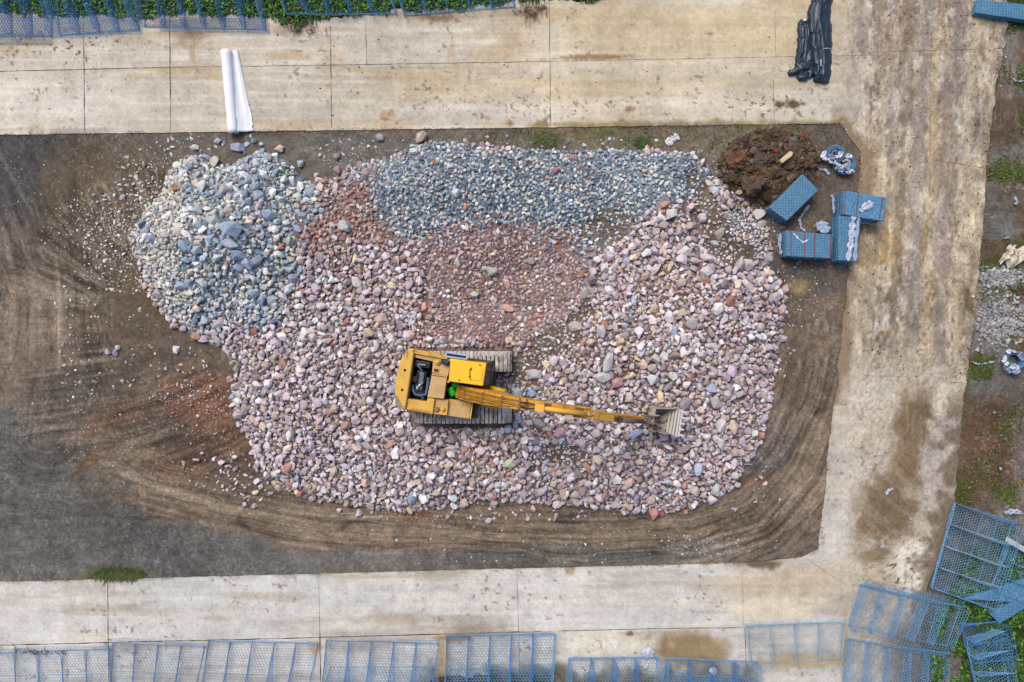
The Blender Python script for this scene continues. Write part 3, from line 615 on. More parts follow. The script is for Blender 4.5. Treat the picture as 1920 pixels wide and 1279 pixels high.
# stones one can pick out in the photograph: pixel, radius, palette, colour, what it looks like
HAND = [
 (447,277,11,'blue',(118,138,162),'flat blue-grey stone lying alone below the white roll'),
 (525,281,10,'pink',(214,170,146),'cream stone with an orange-red end at the upper edge of the blue-grey heap'),
 (565,308,8,'blue',(140,150,160),'grey stone lying alone on dirt right of the upper end of the blue-grey heap'),
 (593,329,6,'pale',(168,166,150),'small olive-grey stone alone in the dirt gap between the two heaps of grey stone'),
 (632,294,7,'pink',(140,100,106),'dark red stone alone on dirt above the dirt gap'),
 (634,320,8,'pink',(150,96,98),'maroon stone at the upper left corner of the blue gravel'),
 (365,277,8,'pale',(176,182,172),'pale greenish stone at the upper left tip of the blue-grey heap'),
 (390,296,9,'blue',(132,152,178),'blue stone with white streak near the upper left tip of the heap'),
 (404,304,10,'pale',(190,184,160),'rounded cream-green stone in a hollow below the upper left tip of the heap'),
 (713,259,8,'pink',(182,164,160),'dusty pink stone alone on dirt below the upper road'),
 (790,258,10,'pink',(196,168,146),'tan stone alone on dirt above the blue gravel'),
 (269,420,11,'blue',(104,126,158),'dark blue stone sticking out at the left border of the heap'),
 (288,447,9,'blue',(108,130,166),'blue stone at the left border of the heap beside a white one'),
 (274,441,9,'pale',(226,224,218),'white stone at the left border of the heap'),
 (276,432,9,'blue',(140,156,174),'flat grey-blue stone wedged at the left border of the heap'),
 (564,352,9,'pale',(226,226,218),'round white stone at the right edge of the blue-grey heap'),
 (368,344,10,'pink',(206,180,160),'pale salmon stone in the upper part of the blue-grey heap'),
 (380,350,11,'pale',(200,204,200),'large pale stone in the upper part of the blue-grey heap'),
 (372,395,13,'blue',(150,158,160),'large grey stone with rusty side in the middle of the blue-grey heap'),
 (400,400,12,'pale',(200,190,164),'large cream stone in the middle of the blue-grey heap'),
 (436,430,16,'blue',(118,140,168),'biggest slate-blue boulder near the centre of the blue-grey heap'),
 (400,411,12,'blue',(156,162,162),'large angular grey stone left of the biggest slate-blue boulder'),
 (466,420,9,'pink',(222,206,190),'round cream stone right of the biggest slate-blue boulder'),
 (432,457,13,'blue',(146,158,172),'broad light grey stone just below the biggest slate-blue boulder'),
 (504,404,12,'blue',(118,142,168),'blue angular stone on the right flank of the blue-grey heap'),
 (567,404,9,'blue',(112,134,160),'blue stone at the border to the red gravel'),
 (559,430,8,'blue',(112,136,168),'bright blue stone at the border to the red gravel'),
 (450,480,12,'blue',(110,132,162),'dark blue angular stone in the lower half of the blue-grey heap'),
 (466,494,12,'blue',(126,148,178),'blue stone with white band in the lower half of the blue-grey heap'),
 (482,490,12,'blue',(128,142,158),'steel-grey stone in the lower half of the blue-grey heap'),
 (447,502,10,'blue',(130,150,182),'long blue stone in the lower half of the blue-grey heap'),
 (345,460,12,'blue',(116,142,172),'blue boulder on the left flank of the blue-grey heap'),
 (380,530,12,'pale',(170,176,176),'large rounded grey stone near the foot of the blue-grey heap'),
 (338,535,11,'blue',(136,158,184),'light blue stone on the lower left flank of the blue-grey heap'),
 (300,552,9,'pink',(150,146,152),'mauve-grey stone at the lower left border of the blue-grey heap'),
 (345,616,8,'pink',(156,142,168),'violet stone at the foot of the heap above the bare dirt'),
 (332,655,8,'pale',(214,212,214),'whitish stone lying alone on the brown dirt left of the pile'),
 (221,652,6,'pale',(206,198,196),'pale grey stone alone in the middle of the brown dirt, uppermost of three'),
 (202,660,6,'pink',(160,140,160),'mauve stone alone in the middle of the brown dirt, left of three'),
 (218,662,6,'blue',(130,126,158),'violet-blue stone alone in the middle of the brown dirt, lowest of three'),
 (436,743,7,'blue',(176,186,200),'pale blue stone lying just off the left border of the pile'),
 (430,711,8,'pink',(190,152,148),'pink stone at the left border of the pile'),
 (445,724,10,'pale',(192,182,164),'cream-grey stone at the left border of the pile'),
 (369,861,6,'pink',(190,150,138),'small pink stone alone on the red-stained dirt'),
 (650,797,11,'redb',(150,96,76),'dark red-brown boulder left of the excavator'),
 (648,426,13,'blue',(164,172,170),'large grey-green stone at the top of the red gravel'),
 (670,531,11,'pale',(218,206,188),'long white stone on the slope above the excavator'),
 (718,598,12,'pink',(194,154,144),'large salmon stone on the slope above the counterweight'),
 (797,577,9,'pink',(206,140,122),'coral stone at the left edge of the red gravel hollow'),
 (858,489,9,'pale',(190,186,178),'pale stone in the middle of the red gravel hollow'),
 (922,508,10,'pink',(164,158,144),'olive-grey stone in the red gravel hollow'),
 (890,553,9,'pink',(176,172,158),'light grey triangular stone in the red gravel hollow'),
 (996,490,9,'pink',(150,132,134),'square mauve stone at the right of the red gravel hollow'),
 (950,578,9,'pink',(206,150,122),'orange-pink stone low in the red gravel hollow'),
 (950,532,9,'pink',(208,152,136),'salmon flat stone in the red gravel hollow'),
 (855,364,9,'pale',(206,212,214),'long whitish stone in the middle of the blue gravel'),
 (872,390,6,'redb',(196,112,60),'small orange stone in the middle of the blue gravel'),
 (1041,321,7,'redb',(140,76,78),'dark red stone in the blue gravel'),
 (1073,297,9,'redb',(140,92,96),'maroon stone at the upper border of the blue gravel'),
 (1225,961,13,'redb',(180,108,94),'flat brick-red stone at the bottom border of the pile'),
 (1241,962,7,'redb',(140,56,44),'small dark red stone at the bottom border of the pile'),
 (1427,815,8,'redb',(176,118,84),'orange-brown stone at the lower right border of the pile'),
 (1432,784,10,'pink',(166,152,164),'lilac-grey stone at the right border of the pile'),
 (1414,813,8,'pale',(220,212,214),'white stone at the right border of the pile'),
 (1375,800,11,'pink',(196,166,132),'tan boulder right of the excavator bucket'),
 (1352,797,11,'pink',(192,184,182),'pale grey boulder right of the excavator bucket'),
 (1341,756,13,'pink',(158,146,144),'large grey-mauve boulder above right of the excavator bucket'),
 (1284,754,12,'pink',(132,118,120),'dark mauve stone above the excavator bucket'),
 (1140,680,14,'pink',(196,190,184),'large pale stone below the dirt hollow right of the tracks'),
 (1155,717,11,'redb',(184,120,112),'pink-red stone above the excavator arm'),
 (1128,705,11,'pink',(196,190,184),'light grey stone above the excavator arm'),
 (1222,711,12,'pale',(214,210,206),'white veined boulder above the excavator bucket'),
 (1000,701,14,'pink',(178,170,166),'large grey boulder with white face beside the boom'),
 (1050,810,11,'redb',(166,118,124),'rose-coloured stone below the excavator arm'),
 (1008,793,11,'pink',(130,118,122),'dark grey stone below the boom'),
 (971,737,9,'blue',(172,186,202),'long pale blue stone above the boom'),
 (998,738,9,'blue',(120,144,168),'blue block-shaped stone above the boom'),
 (953,804,8,'blue',(180,190,200),'pale blue rounded stone below the tracks'),
 (967,797,8,'blue',(96,124,150),'dark blue stone below the tracks'),
 (972,784,9,'blue',(124,138,168),'violet-blue stone between the tracks and the boom'),
 (956,868,10,'pale',(192,190,148),'yellow-green stone in the lower middle of the pile'),
 (1193,812,10,'blue',(150,164,200),'light violet-blue stone left below the bucket'),
 (1308,878,11,'blue',(160,172,196),'blue-white stone in the lower right of the pile'),
 (1352,832,10,'pale',(206,196,196),'whitish stone lower right of the bucket'),
 (1385,655,9,'pink',(156,140,136),'mauve block stone near the right border of the pile'),
 (1400,498,13,'pink',(190,176,172),'large pale pink boulder below the fine gravel'),
 (1385,495,12,'pink',(178,166,156),'grey-pink boulder below the fine gravel'),
 (1422,403,11,'pink',(194,180,172),'pale pink stone at the edge of the fine gravel facing the bundles'),
 (1428,419,10,'pink',(188,170,160),'pinkish stone at the edge of the fine gravel below another pale one'),
 (1348,439,10,'pink',(146,134,112),'olive-brown stone in the bare hollow'),
 (1340,458,9,'pink',(180,178,164),'grey stone in the bare hollow'),
 (1315,410,9,'pink',(176,166,162),'grey stone above the bare hollow'),
 (1257,403,13,'pale',(206,200,192),'long white stone at the top of the right-hand heap'),
 (1246,384,9,'redb',(186,118,102),'brick-coloured stone at the very top of the right-hand heap'),
 (1292,391,9,'pink',(200,174,164),'pale pink stone at the top right of the right-hand heap'),
 (1212,474,10,'pale',(226,220,222),'bright white stone on the right-hand heap'),
 (1345,580,11,'pale',(220,218,212),'white rounded boulder on the right-hand heap'),
 (1078,612,10,'pink',(166,146,140),'rounded brown-grey stone at the edge of the dirt hollow'),
 (1295,608,13,'pink',(150,144,134),'large olive-grey boulder on the right-hand heap'),
 (1470,545,10,'pink',(188,160,156),'pink stone at the far right tip of the pile'),
 (1155,945,9,'pink',(168,154,160),'mauve stone at the bottom border of the pile'),
 (1000,953,7,'pink',(196,156,136),'peach stone alone on dirt below the pile'),
 (927,945,8,'pink',(150,132,138),'mauve block lying off the bottom border of the pile'),
 (928,932,6,'redb',(148,70,86),'wine-red stone at the bottom border of the pile'),
 (870,942,9,'pink',(186,152,144),'pink stone just off the bottom border of the pile'),
 (1445,277,0,'pink',None,None),
]
DIG = (880, 726, 104, 74)   # nothing sticks up through the tracks
def blocked(px, py, r):
    """stones would poke through the machine's tracks"""
    return (770 - r < px < 962 + r) and (653 - r < py < 800 + r) and not (px > 932 and 700 < py < 755 and r < 4)
for px, py, r, kl, co, lab in HAND:
    if r == 0: continue
    x, y = g_of(px, py); put(x, y, r * 0.98, kl, lab, co, force=True)
srng = np.random.default_rng(5)
NB = 60
def region1(px, py):
    return region(px, py, srng)
bare_h = lambda X, Y: np.max([blob(X, Y, cx, cy, rx, ry, ro, 0.3, 12, 0.25) for cx, cy, rx, ry, ro in BARE], 0)
def fill(n, lo, hi, kinds, k, powr=1.0):
    X = srng.uniform(225, 1490, n); Y = srng.uniform(255, 975, n)
    edge, _, _ = dseg(X, Y, PILE, True); ins = inpoly(X, Y, PILE)
    zz = gh(X, Y); AX = 960 + (X - 960) * H / (H - zz); AY = 639.5 + (Y - 639.5) * H / (H - zz)
    kl = region1(AX, AY); bb = bare_h(AX, AY)
    u = srng.uniform(0, 1, n) ** powr; clump = fbm(AX, AY, 45, 410, 3); smb = sstep(.60, .68, clump)
    ok = 0; lim = srng.uniform(0, 1, n)
    rag = (fbm(X, Y, 22, 411) - .5) * 16 + (fbm(X, Y, 60, 412) - .5) * 22
    for i in range(n):
        kk = kl[i]
        if kk not in kinds: continue
        a, b = SIZES[kk]; r = lo + (hi - lo) * u[i]
        if r > b or r < a * 0.55: continue
        if kk in ('pink', 'blue') and smb[i] > 0.5 and r > 6.5: continue
        if not ins[i] and edge[i] > rag[i] - 2: continue
        if ins[i] and edge[i] < -rag[i] * 0.6: continue
        if r < 6 and not ins[i]: continue
        if bb[i] > 0.4 and (r > 4 or lim[i] < 0.86): continue
        if blocked(AX[i], AY[i], r * 0.8): 
            continue
        if put(X[i], Y[i], r, kk, k=k): ok += 1
    return ok
cnt = []
cnt.append(fill(1500, 8.2, 10.6, ('pink', 'blue'), 0.95, 2.0))
cnt.append(fill(9000, 5.8, 8.2, ('pink', 'blue'), 0.80, 1.8))
cnt.append(fill(60000, 3.9, 5.9, ('pink', 'blue', 'pale', 'bgrav', 'rmed', 'rgrav'), 0.76, 1.0))
cnt.append(fill(110000, 2.7, 4.4, ('pink', 'blue', 'pale', 'bgrav', 'rgrav', 'redb', 'fine', 'rmed'), 0.76, 1.0))
cnt.append(fill(120000, 1.7, 2.8, ('pink', 'blue', 'pale', 'bgrav', 'rgrav', 'redb', 'fine', 'rmed'), 0.80, 1.0))
# an upper, looser layer lying on the first one
hand_cells = {}
for s_ in ST:
    if s_[4]: hand_cells.setdefault((int(s_[0] // CS), int(s_[1] // CS)), []).append((s_[0], s_[1], s_[2]))
cell_low = cell; cell = hand_cells; ZL[0] = 1.0
PILE_ALL = PILE
cnt.append(fill(600, 7.0, 9.5, ('pink', 'blue'), 1.3, 2.0))
cnt.append(fill(7000, 4.2, 6.8, ('pink', 'blue'), 1.12, 1.7))
cnt.append(fill(20000, 2.6, 4.6, ('pink', 'blue', 'pale', 'bgrav', 'rmed'), 1.15, 1.2))
ZL[0] = 0.0; cell = cell_low
# strays round the border
def stray(n, cx, cy, rx, ry, lo, hi, kl, rot=0, cen=False):
    a = srng.uniform(0, 2 * np.pi, n); q = np.sqrt(srng.uniform(0, 1, n)) if not cen else srng.uniform(0, 1, n)
    c, s = math.cos(math.radians(rot)), math.sin(math.radians(rot))
    U = q * np.cos(a) * rx; V_ = q * np.sin(a) * ry
    for x, y, r in zip(cx + U * c - V_ * s, cy + U * s + V_ * c, lo + (hi - lo) * srng.uniform(0, 1, n) ** 2.5):
        if inpoly(np.array([x]), np.array([y]), PILE)[0]: continue
        if y < 243 or y > 1060: continue
        put(x, y, r, kl, k=1.0)
stray(620, 256, 430, 70, 130, 1.3, 5.2, 'pale', 12, True); stray(240, 225, 470, 70, 80, 1.3, 4.6, 'pale', 10); stray(34, 420, 276, 130, 22, 3, 7, 'blue'); stray(30, 1000, 958, 420, 18, 4, 8, 'pink'); stray(30, 460, 900, 40, 60, 3.5, 8, 'pink', -40); stray(360, 205, 420, 85, 70, 1.0, 4.4, 'pale', 10, True); stray(260, 300, 370, 60, 90, 1.0, 2.6, 'pale', 20)
stray(120, 300, 290, 90, 30, 1.2, 4.4, 'pale', -20); stray(90, 140, 430, 70, 50, .9, 2.2, 'pale'); stray(110, 150, 650, 40, 140, 1.0, 3.4, 'pale')
stray(60, 220, 570, 120, 120, 1.2, 4, 'pale'); stray(420, 400, 770, 95, 75, .9, 3.2, 'redb', 20, True); stray(160, 350, 740, 70, 20, .9, 2.6, 'pale', 5)
stray(60, 330, 690, 160, 60, 2, 4.5, 'pink'); stray(70, 430, 880, 90, 40, 1.5, 4.5, 'pink'); stray(80, 300, 850, 130, 70, 1, 3, 'redb'); stray(40, 470, 910, 50, 40, 3, 7, 'pink')
stray(160, 780, 966, 70, 14, 1.0, 3.2, 'redb'); stray(120, 1000, 955, 260, 20, 1.0, 5, 'pink'); stray(60, 960, 1020, 400, 40, .9, 2.2, 'pale'); stray(80, 1400, 860, 40, 110, 1, 5, 'pink', -30)
stray(120, 950, 272, 330, 16, 1, 4.6, 'bgrav'); stray(60, 650, 290, 60, 30, 1, 4, 'pale'); stray(50, 1470, 600, 26, 110, 1, 3.5, 'pink'); stray(160, 1330, 330, 30, 60, .9, 2.4, 'fine', -30); stray(160, 1420, 440, 50, 60, .9, 2.8, 'fine', 30)
stray(140, 150, 800, 130, 70, .9, 2.4, 'redb'); stray(90, 1340, 1020, 120, 22, .8, 2.2, 'pale'); stray(70, 1500, 560, 60, 70, .8, 2.0, 'pale'); stray(60, 100, 350, 100, 80, .8, 1.6, 'pale')
for cx, cy, rx, ry, ro in BARE: pass

A = np.array([(s[0], s[1], s[2]) for s in ST]); KL = np.array([s[3] for s in ST], object)
n = len(A); mrng = np.random.default_rng(9)
colr = np.zeros((n, 3))
for kk in PAL:
    m = KL == kk
    if m.any(): colr[m] = pick(kk, int(m.sum()), mrng)
for i, s in enumerate(ST):
    if s[5] is not None: c_ = np.array(s[5], float); c_ = c_ * .72 + np.array([172, 170, 174.]) * .28; colr[i] = np.clip(c_.mean() + (c_ - c_.mean()) * 1.0 + 18, 10, 236)
zz = gh(A[:, 0], A[:, 1]); rad = A[:, 2] / PPM * 1.06
ctr = np.stack([(A[:, 0] - 960) / PPM, (639.5 - A[:, 1]) / PPM, zz + rad * mrng.uniform(0.05, 0.6, n) * np.where(A[:, 2] > 5, 1, 0.5) + np.array(ZO) * (0.07 + rad * .35)], -1)
scl = np.stack([mrng.uniform(0.95, 1.5, n), mrng.uniform(0.72, 1.05, n), mrng.uniform(0.62, 0.95, n)], -1)
R1 = rotmats(n, mrng)
# lay the flat side roughly down
yaw = mrng.uniform(0, 2 * np.pi, n); tx = mrng.normal(size=n) * 0.35; ty = mrng.normal(size=n) * 0.35
def eul(a, b, c):
    ca, sa, cb, sb, cc, sc = np.cos(a), np.sin(a), np.cos(b), np.sin(b), np.cos(c), np.sin(c); z = np.zeros_like(a); o_ = np.ones_like(a)
    Rx = np.stack([o_, z, z, z, ca, -sa, z, sa, ca], -1).reshape(-1, 3, 3); Ry = np.stack([cb, z, sb, z, o_, z, -sb, z, cb], -1).reshape(-1, 3, 3); Rz = np.stack([cc, -sc, z, sc, cc, z, z, z, o_], -1).reshape(-1, 3, 3)
    return Rz @ Ry @ Rx
R2 = eul(tx, ty, yaw)
m_stone = mat('broken_stone', attr=True, rough=0.85, var=0.18, vsc=6, bump=0.4, bsc=24, spec=0.25, fine=(20, 0.16), dirt=(214,208,204), dsc=5.5, dth=0.60)
def stones_mesh(name, idx, sub, centre=None):
    P = PROTO[sub]; pi = mrng.integers(0, len(P), len(idx)); VV, FF, CC, off = [], [], [], 0
    for k in range(len(P)):
        ii = idx[pi == k]
        if not len(ii): continue
        v0_, f0_ = P[k]; nv = len(v0_)
        vv = np.einsum('kij,vj->kvi', R1[ii], v0_) * scl[ii][:, None, :] * rad[ii][:, None, None]
        vv = np.einsum('kij,kvj->kvi', R2[ii], vv) + (ctr[ii][:, None, :] if centre is None else 0)
        FF.append((f0_[None] + (np.arange(len(ii)) * nv)[:, None, None] + off).reshape(-1, 3)); off += nv * len(ii)
        VV.append(vv.reshape(-1, 3)); CC.append(np.repeat(to_lin(colr[ii])[:, None, :], nv, 1).reshape(-1, 3))
    return np.concatenate(VV), np.concatenate(FF), np.concatenate(CC)

lab = np.array([s[4] is not None for s in ST])
ax_ = 960 + ctr[:, 0] * PPM * H / (H - ctr[:, 2]); ay_ = 639.5 - ctr[:, 1] * PPM * H / (H - ctr[:, 2])
ins_all = inpoly(A[:, 0], A[:, 1], PILE)
order = np.argsort(-A[:, 2]); order = [i for i in order if not lab[i]]
indiv = list(np.where(lab)[0]) + order[:300 - int(lab.sum())]
iset = set(int(i) for i in indiv)

def colname(c):
    r, g_, b = c; v = (r + g_ + b) / 3; warm = r - b
    if warm < -12: return 'slate blue' if v < 145 else 'light blue-grey'
    if r - g_ > 38: return 'rusty red'
    if r - g_ > 18 and v < 150: return 'dull maroon'
    if r - g_ > 20: return 'salmon pink'
    if v > 202: return 'chalk white'
    if v > 182: return 'pale grey'
    if warm > 30: return 'tan'
    if warm > 12: return 'pinkish grey'
    return 'mid grey' if v > 150 else 'dark grey'
MARK = [('the excavator bucket', 1250, 790), ('the counterweight', 752, 712), ('the excavator cab', 876, 695), ('the white roll', 438, 245), ('the biggest slate-blue boulder', 436, 430), ('the red gravel hollow', 900, 540),
        ('the blue gravel', 850, 350), ('the right-hand heap top', 1246, 384), ('the bare dirt hollow', 1345, 440), ('the flat brick-red stone', 1225, 961), ('the dark red-brown boulder', 650, 797),
        ('the boom middle', 1040, 765), ('the yellow-green stone', 956, 868), ('the pile\'s right tip', 1470, 545), ('the pile\'s left foot', 436, 743), ('the pile\'s lower left corner', 520, 915), ('the orange-brown border stone', 1427, 815)]
MARK[11] = ('the middle of the boom', 1040, 765)
def where(px, py):
    nm, mx, my = min(MARK, key=lambda m: math.hypot(px - m[1], py - m[2]))
    d = math.hypot(px - mx, py - my) / PPM; a = math.degrees(math.atan2(my - py, px - mx)) % 360
    dr = ['right of', 'upper right of', 'above', 'upper left of', 'left of', 'lower left of', 'below', 'lower right of'][int((a + 22.5) // 45) % 8]
    dd = max(1, round(d * 2)) / 2
    s = {0.5: 'half a metre', 1.0: 'one metre', 1.5: '1.5 metres', 2.0: 'two metres', 2.5: '2.5 metres', 3.0: 'three metres', 3.5: '3.5 metres'}.get(dd, '%g metres' % dd)
    return s + ' ' + dr + ' ' + nm
used = {}
SHP = [('long', 'squat'), ]
for i in indiv:
    i = int(i)
    v, f, c = stones_mesh('rock', np.array([i]), 3, centre=True)
    me = mesh_np('rock', v, f, c); o = link('rock', me, m_stone, loc=Vector(ctr[i]))
    L_ = ST[i][4]
    if L_ is None:
        asp = scl[i, 0] / scl[i, 1]; sz = 'large' if A[i, 2] > 10.3 else 'big' if A[i, 2] > 9.2 else 'middling'
        sh = 'elongated' if asp > 1.4 else 'rounded' if asp < 1.08 else 'angular'
        L_ = '%s %s rock %s' % (sh, colname(colr[i]), where(ax_[i], ay_[i])); L_ = L_ if len(L_.split()) < 14 else L_.replace('the ', '')
    used.setdefault(L_, []).append(o)
    tag(o, L_, 'rock', 'larger rocks of the stone pile')
for L_, os_ in used.items():
    if len(os_) > 1 and len(L_.split()) < 99:
        os_.sort(key=lambda q: q.location.x)
        ws = ['leftmost', 'second from left', 'third from left', 'fourth from left', 'fifth from left']
        for q, w in zip(os_, ws): q['label'] = w + ' ' + L_
rest = np.array([i for i in range(n) if i not in iset])
def stuff(name, sel, labl, cat):
    vs, fs, cs, off = [], [], [], 0
    for sub, lo, hi in ((2, 4.6, 99), (1, 0, 4.6)):
        idx = rest[sel & (A[rest, 2] >= lo) & (A[rest, 2] < hi)]
        if not len(idx): continue
        v, f, c = stones_mesh(name, idx, sub); vs.append(v); fs.append(f + off); cs.append(c); off += len(v)
    o = link(name, mesh_np(name, np.concatenate(vs), np.concatenate(fs), np.concatenate(cs)), m_stone); tag(o, labl, cat, kind='stuff')
KR = KL[rest]; IR = ins_all[rest]
stuff('stone_pile', IR & np.isin(KR, ['pink', 'blue', 'pale']), 'mass of pink-grey and blue-grey broken stones heaped in the yard', 'stone pile')
stuff('blue_gravel', IR & np.isin(KR, ['bgrav', 'fine']), 'blue-grey crushed gravel along the upper side of the pile', 'gravel')
stuff('red_gravel', IR & np.isin(KR, ['rgrav', 'redb', 'rmed']), 'fine reddish brown gravel in hollows of the stone pile', 'gravel')
stuff('scattered_pebbles', ~IR, 'loose pebbles scattered on the dirt around the stone pile', 'pebbles')
print('stones', n, cnt)

# ------------------------------------------------------------------ excavator
m_yel = mat('machine_yellow', (226,176,76), rough=0.55, var=0.07, vsc=3, bump=0.08, bsc=12, dirt=(150,118,70), dsc=1.6, dth=0.56, fine=(20, 0.06))
m_roof = mat('cab_roof_yellow', (246,196,38), rough=0.45, var=0.03, vsc=2, dirt=(206,160,60), dsc=1.2, dth=0.66, fine=(20, 0.03))
m_tan = mat('faded_dusty_yellow', (206,168,114), rough=0.8, var=0.08, vsc=3, dirt=(168,134,90), dsc=2.5, dth=0.58, fine=(18, 0.08))
m_org = mat('arm_yellow', (214,156,54), rough=0.6, var=0.1, vsc=3, dirt=(150,104,50), dsc=3.5, dth=0.55, fine=(20, 0.1))
m_ora = mat('bright_arm_yellow', (240,178,74), rough=0.6, var=0.06, vsc=3, fine=(20, 0.06))
m_blk = mat('black_rubber_and_core_shade', (34,34,38), rough=0.6, var=0.2, vsc=5)
m_eng = mat('oily_engine_metal', (54,62,74), rough=0.5, var=0.35, vsc=4, metal=0.3, dirt=(26,28,32), dsc=4, dth=0.48)
m_sil = mat('bright_steel', (200,206,214), rough=0.3, var=0.1, vsc=6, metal=0.7)
m_hos = mat('blue_grey_hose', (70,98,130), rough=0.5, var=0.15, vsc=8)
m_trk = mat('dusty_track_steel', (214,206,200), rough=0.9, var=0.25, vsc=5, bump=0.3, dirt=(158,142,126), dsc=3, dth=0.48, fine=(30, 0.2))
m_frm = mat('dirty_frame', (84,72,56), rough=0.9, var=0.25, vsc=5)
m_bkt = mat('worn_bucket_steel', (180,170,158), rough=0.7, var=0.15, vsc=6, bump=0.3, dirt=(104,84,64), dsc=2.5, dth=0.5, fine=(30, 0.15))
m_edge = mat('polished_lip_steel', (198,192,186), rough=0.5, var=0.1, vsc=8, fine=(30, 0.12))
m_rod = mat('purple_grey_guard', (110,92,98), rough=0.6, var=0.15, vsc=6)
m_glass = mat('dark_cab_glass', (40,42,46), rough=0.12, var=0.0, spec=0.6)
m_seat = mat('cab_inside', (70,72,78), rough=0.7, var=0.3, vsc=5)
ZT = 0.80
ex = empty('excavator', W(872, 726, ZT), 'yellow crawler excavator standing on the stone pile with its engine cover open', 'excavator')

def track(ytop, ybot, x0, x1):
    """one crawler track seen from above between photo rows ytop..ybot"""
    yc = W(0, (ytop + ybot) / 2, 1.7).y; wd = (ybot - ytop) / PPM * (H - 1.7) / H
    xa = W(x0, 0, 1.7).x; xb_ = W(x1, 0, 1.7).x; R = 0.44; zc = ZT + R + 0.03
    t = MB()
    # loop path
    ca, cb = xa + R, xb_ - R; L = cb - ca; per = 2 * L + 2 * math.pi * R; nsh = 50
    for k in range(nsh):
        s = per * k / nsh
        if s < L: p, a = (ca + s, zc + R), 0
        elif s < L + math.pi * R: q = (s - L) / R; p, a = (cb + R * math.sin(q), zc + R * math.cos(q)), -q
        elif s < 2 * L + math.pi * R: p, a = (cb - (s - L - math.pi * R), zc - R), math.pi
        else: q = (s - 2 * L - math.pi * R) / R; p, a = (ca - R * math.sin(q), zc - R * math.cos(q)), math.pi - q
        dx = Vector((math.cos(a), 0, math.sin(a))); dz = Vector((-math.sin(a), 0, math.cos(a))); c = Vector((p[0], yc, p[1]))
        st = per / nsh
        t.box(c, (dx, (0, 1, 0), dz), (st * 0.74, wd, 0.03))
        t.box(c + dz * 0.035 + dx * st * 0.3, (dx, (0, 1, 0), dz), (0.022, wd * 0.98, 0.05)); t.box(c + dz * 0.03 - dx * st * 0.02, (dx, (0, 1, 0), dz), (0.018, wd * 0.98, 0.035))
    tr = t.build('crawler_track', m_trk, ex)
    f = MB(); f.box((0.5 * (ca + cb), yc, zc), ((1, 0, 0), (0, 1, 0), (0, 0, 1)), (L + 0.1, wd * 0.42, 0.5), 0.05)
    f.build('track_frame', m_frm, tr)
    for nm, cx in (('sprocket', ca), ('idler', cb)):
        w = MB(); w.tube([(cx, yc - wd * .25, zc), (cx, yc + wd * .25, zc)], R - 0.06, 20); w.build(nm, m_frm, tr)
    r = MB()
    for k in range(7):
        cx = ca + 0.25 + (L - 0.5) * k / 6; r.tube([(cx, yc - wd * .28, ZT + 0.16), (cx, yc + wd * .28, ZT + 0.16)], 0.1, 12)
    r.build('track_rollers', m_frm, tr)
    return tr
track(659, 697, 786, 957); track(757, 794, 778, 957)
b = MB(); b.prism([(815,697),(930,697),(930,757),(815,757)], 1.15, 1.65, 0.05); b.build('undercarriage', m_frm, ex)
b = MB(); b.tube([W(868, 726, 1.6), W(868, 726, 1.6).xy.to_3d() + Vector((0, 0, 1.95))], 0.6, 28); b.build('slew_ring', m_frm, ex)

b = MB(); b.prism([(766,656),(925,681),(912,735),(887,786),(757,768)], 1.92, 2.14, 0.03); b.build('deck', m_frm, ex)
b = MB(); b.prism([(767,653),(777,655),(760,768),(748,765),(742,758),(740,742),(742,714),(747,687),(754,668)], 1.85, 3.0, 0.06, seg=3)
cw = b.build('counterweight', m_yel, ex)
b = MB()
for px, py in ((759,694),(754,731)): b.tube([W(px, py, 2.99), W(px, py, 3.015)], 0.05, 12)
b.build('lifting_eyes', m_blk, cw)
b = MB(); b.prism([(741,742),(744,741),(752,756),(757,768),(748,765.5),(742,758.5)], 1.9, 3.006, 0.0); b.build('bare_metal_scrape', mat('scraped_steel', (150,134,118), rough=.7, var=.2, vsc=12), cw)

# open engine bay
b = MB(); b.prism([(778,656),(872,672),(871,678),(830,673),(776,663)], 2.14, 2.9, 0.015); b.build('side_panel', m_yel, ex)
b = MB(); b.prism([(761.5,767.5),(764,748),(800,753),(802,746),(815,748),(811,777)], 2.14, 2.88, 0.02); sp = b.build('side_panel', m_yel, ex)
b = MB(); b.prism([(777,665),(829,673),(828,678),(813,676),(812,678),(777,670)], 2.14, 2.82, 0.01); b.build('bay_ledge', m_tan, ex)
b = MB(); b.prism([(812,675),(828,677),(845,680),(840,705),(824,702.5),(810,700)], 2.14, 2.86, 0.015); hd = b.build('hood', m_tan, ex)
b = MB(); b.tube([W(821,679,2.86), W(821,679,2.93)], 0.115, 20); b.tube([W(821,679,2.93), W(821,679,2.945)], 0.06, 14); b.build('filler_cap', m_yel, hd)
b = MB(); b.prism([(813,690),(823,691),(822,698.5),(812,697.5)], 2.855, 2.90, 0.0); b.build('vent_frame', m_tan, hd)
b = MB(); b.prism([(814.2,691.2),(821.8,692),(821,697.4),(813.4,696.6)], 2.88, 2.91, 0.0); b.build('vent', mat('dark_red_vent', (84,50,44), rough=.8, var=.3, vsc=20), hd)
b = MB(); b.tube([W(833,678.5,2.84), W(834,678.5,3.0), W(841,679.5,3.04), W(842,679.5,3.04)], 0.12, 12); b.build('exhaust_pipe', mat('sooty_blue_pipe', (44,60,84), rough=.5, var=.2, vsc=8), ex)
b = MB(); b.prism([(810,701),(838.5,705),(832,748),(801,745)], 2.14, 2.92, 0.02); ch = b.build('hood', m_tan, ex)
b = MB(); b.prism([(811,703),(837,706.6),(836.4,708),(810.6,704.6)], 2.918, 2.925); b.build('seam', m_frm, ch)
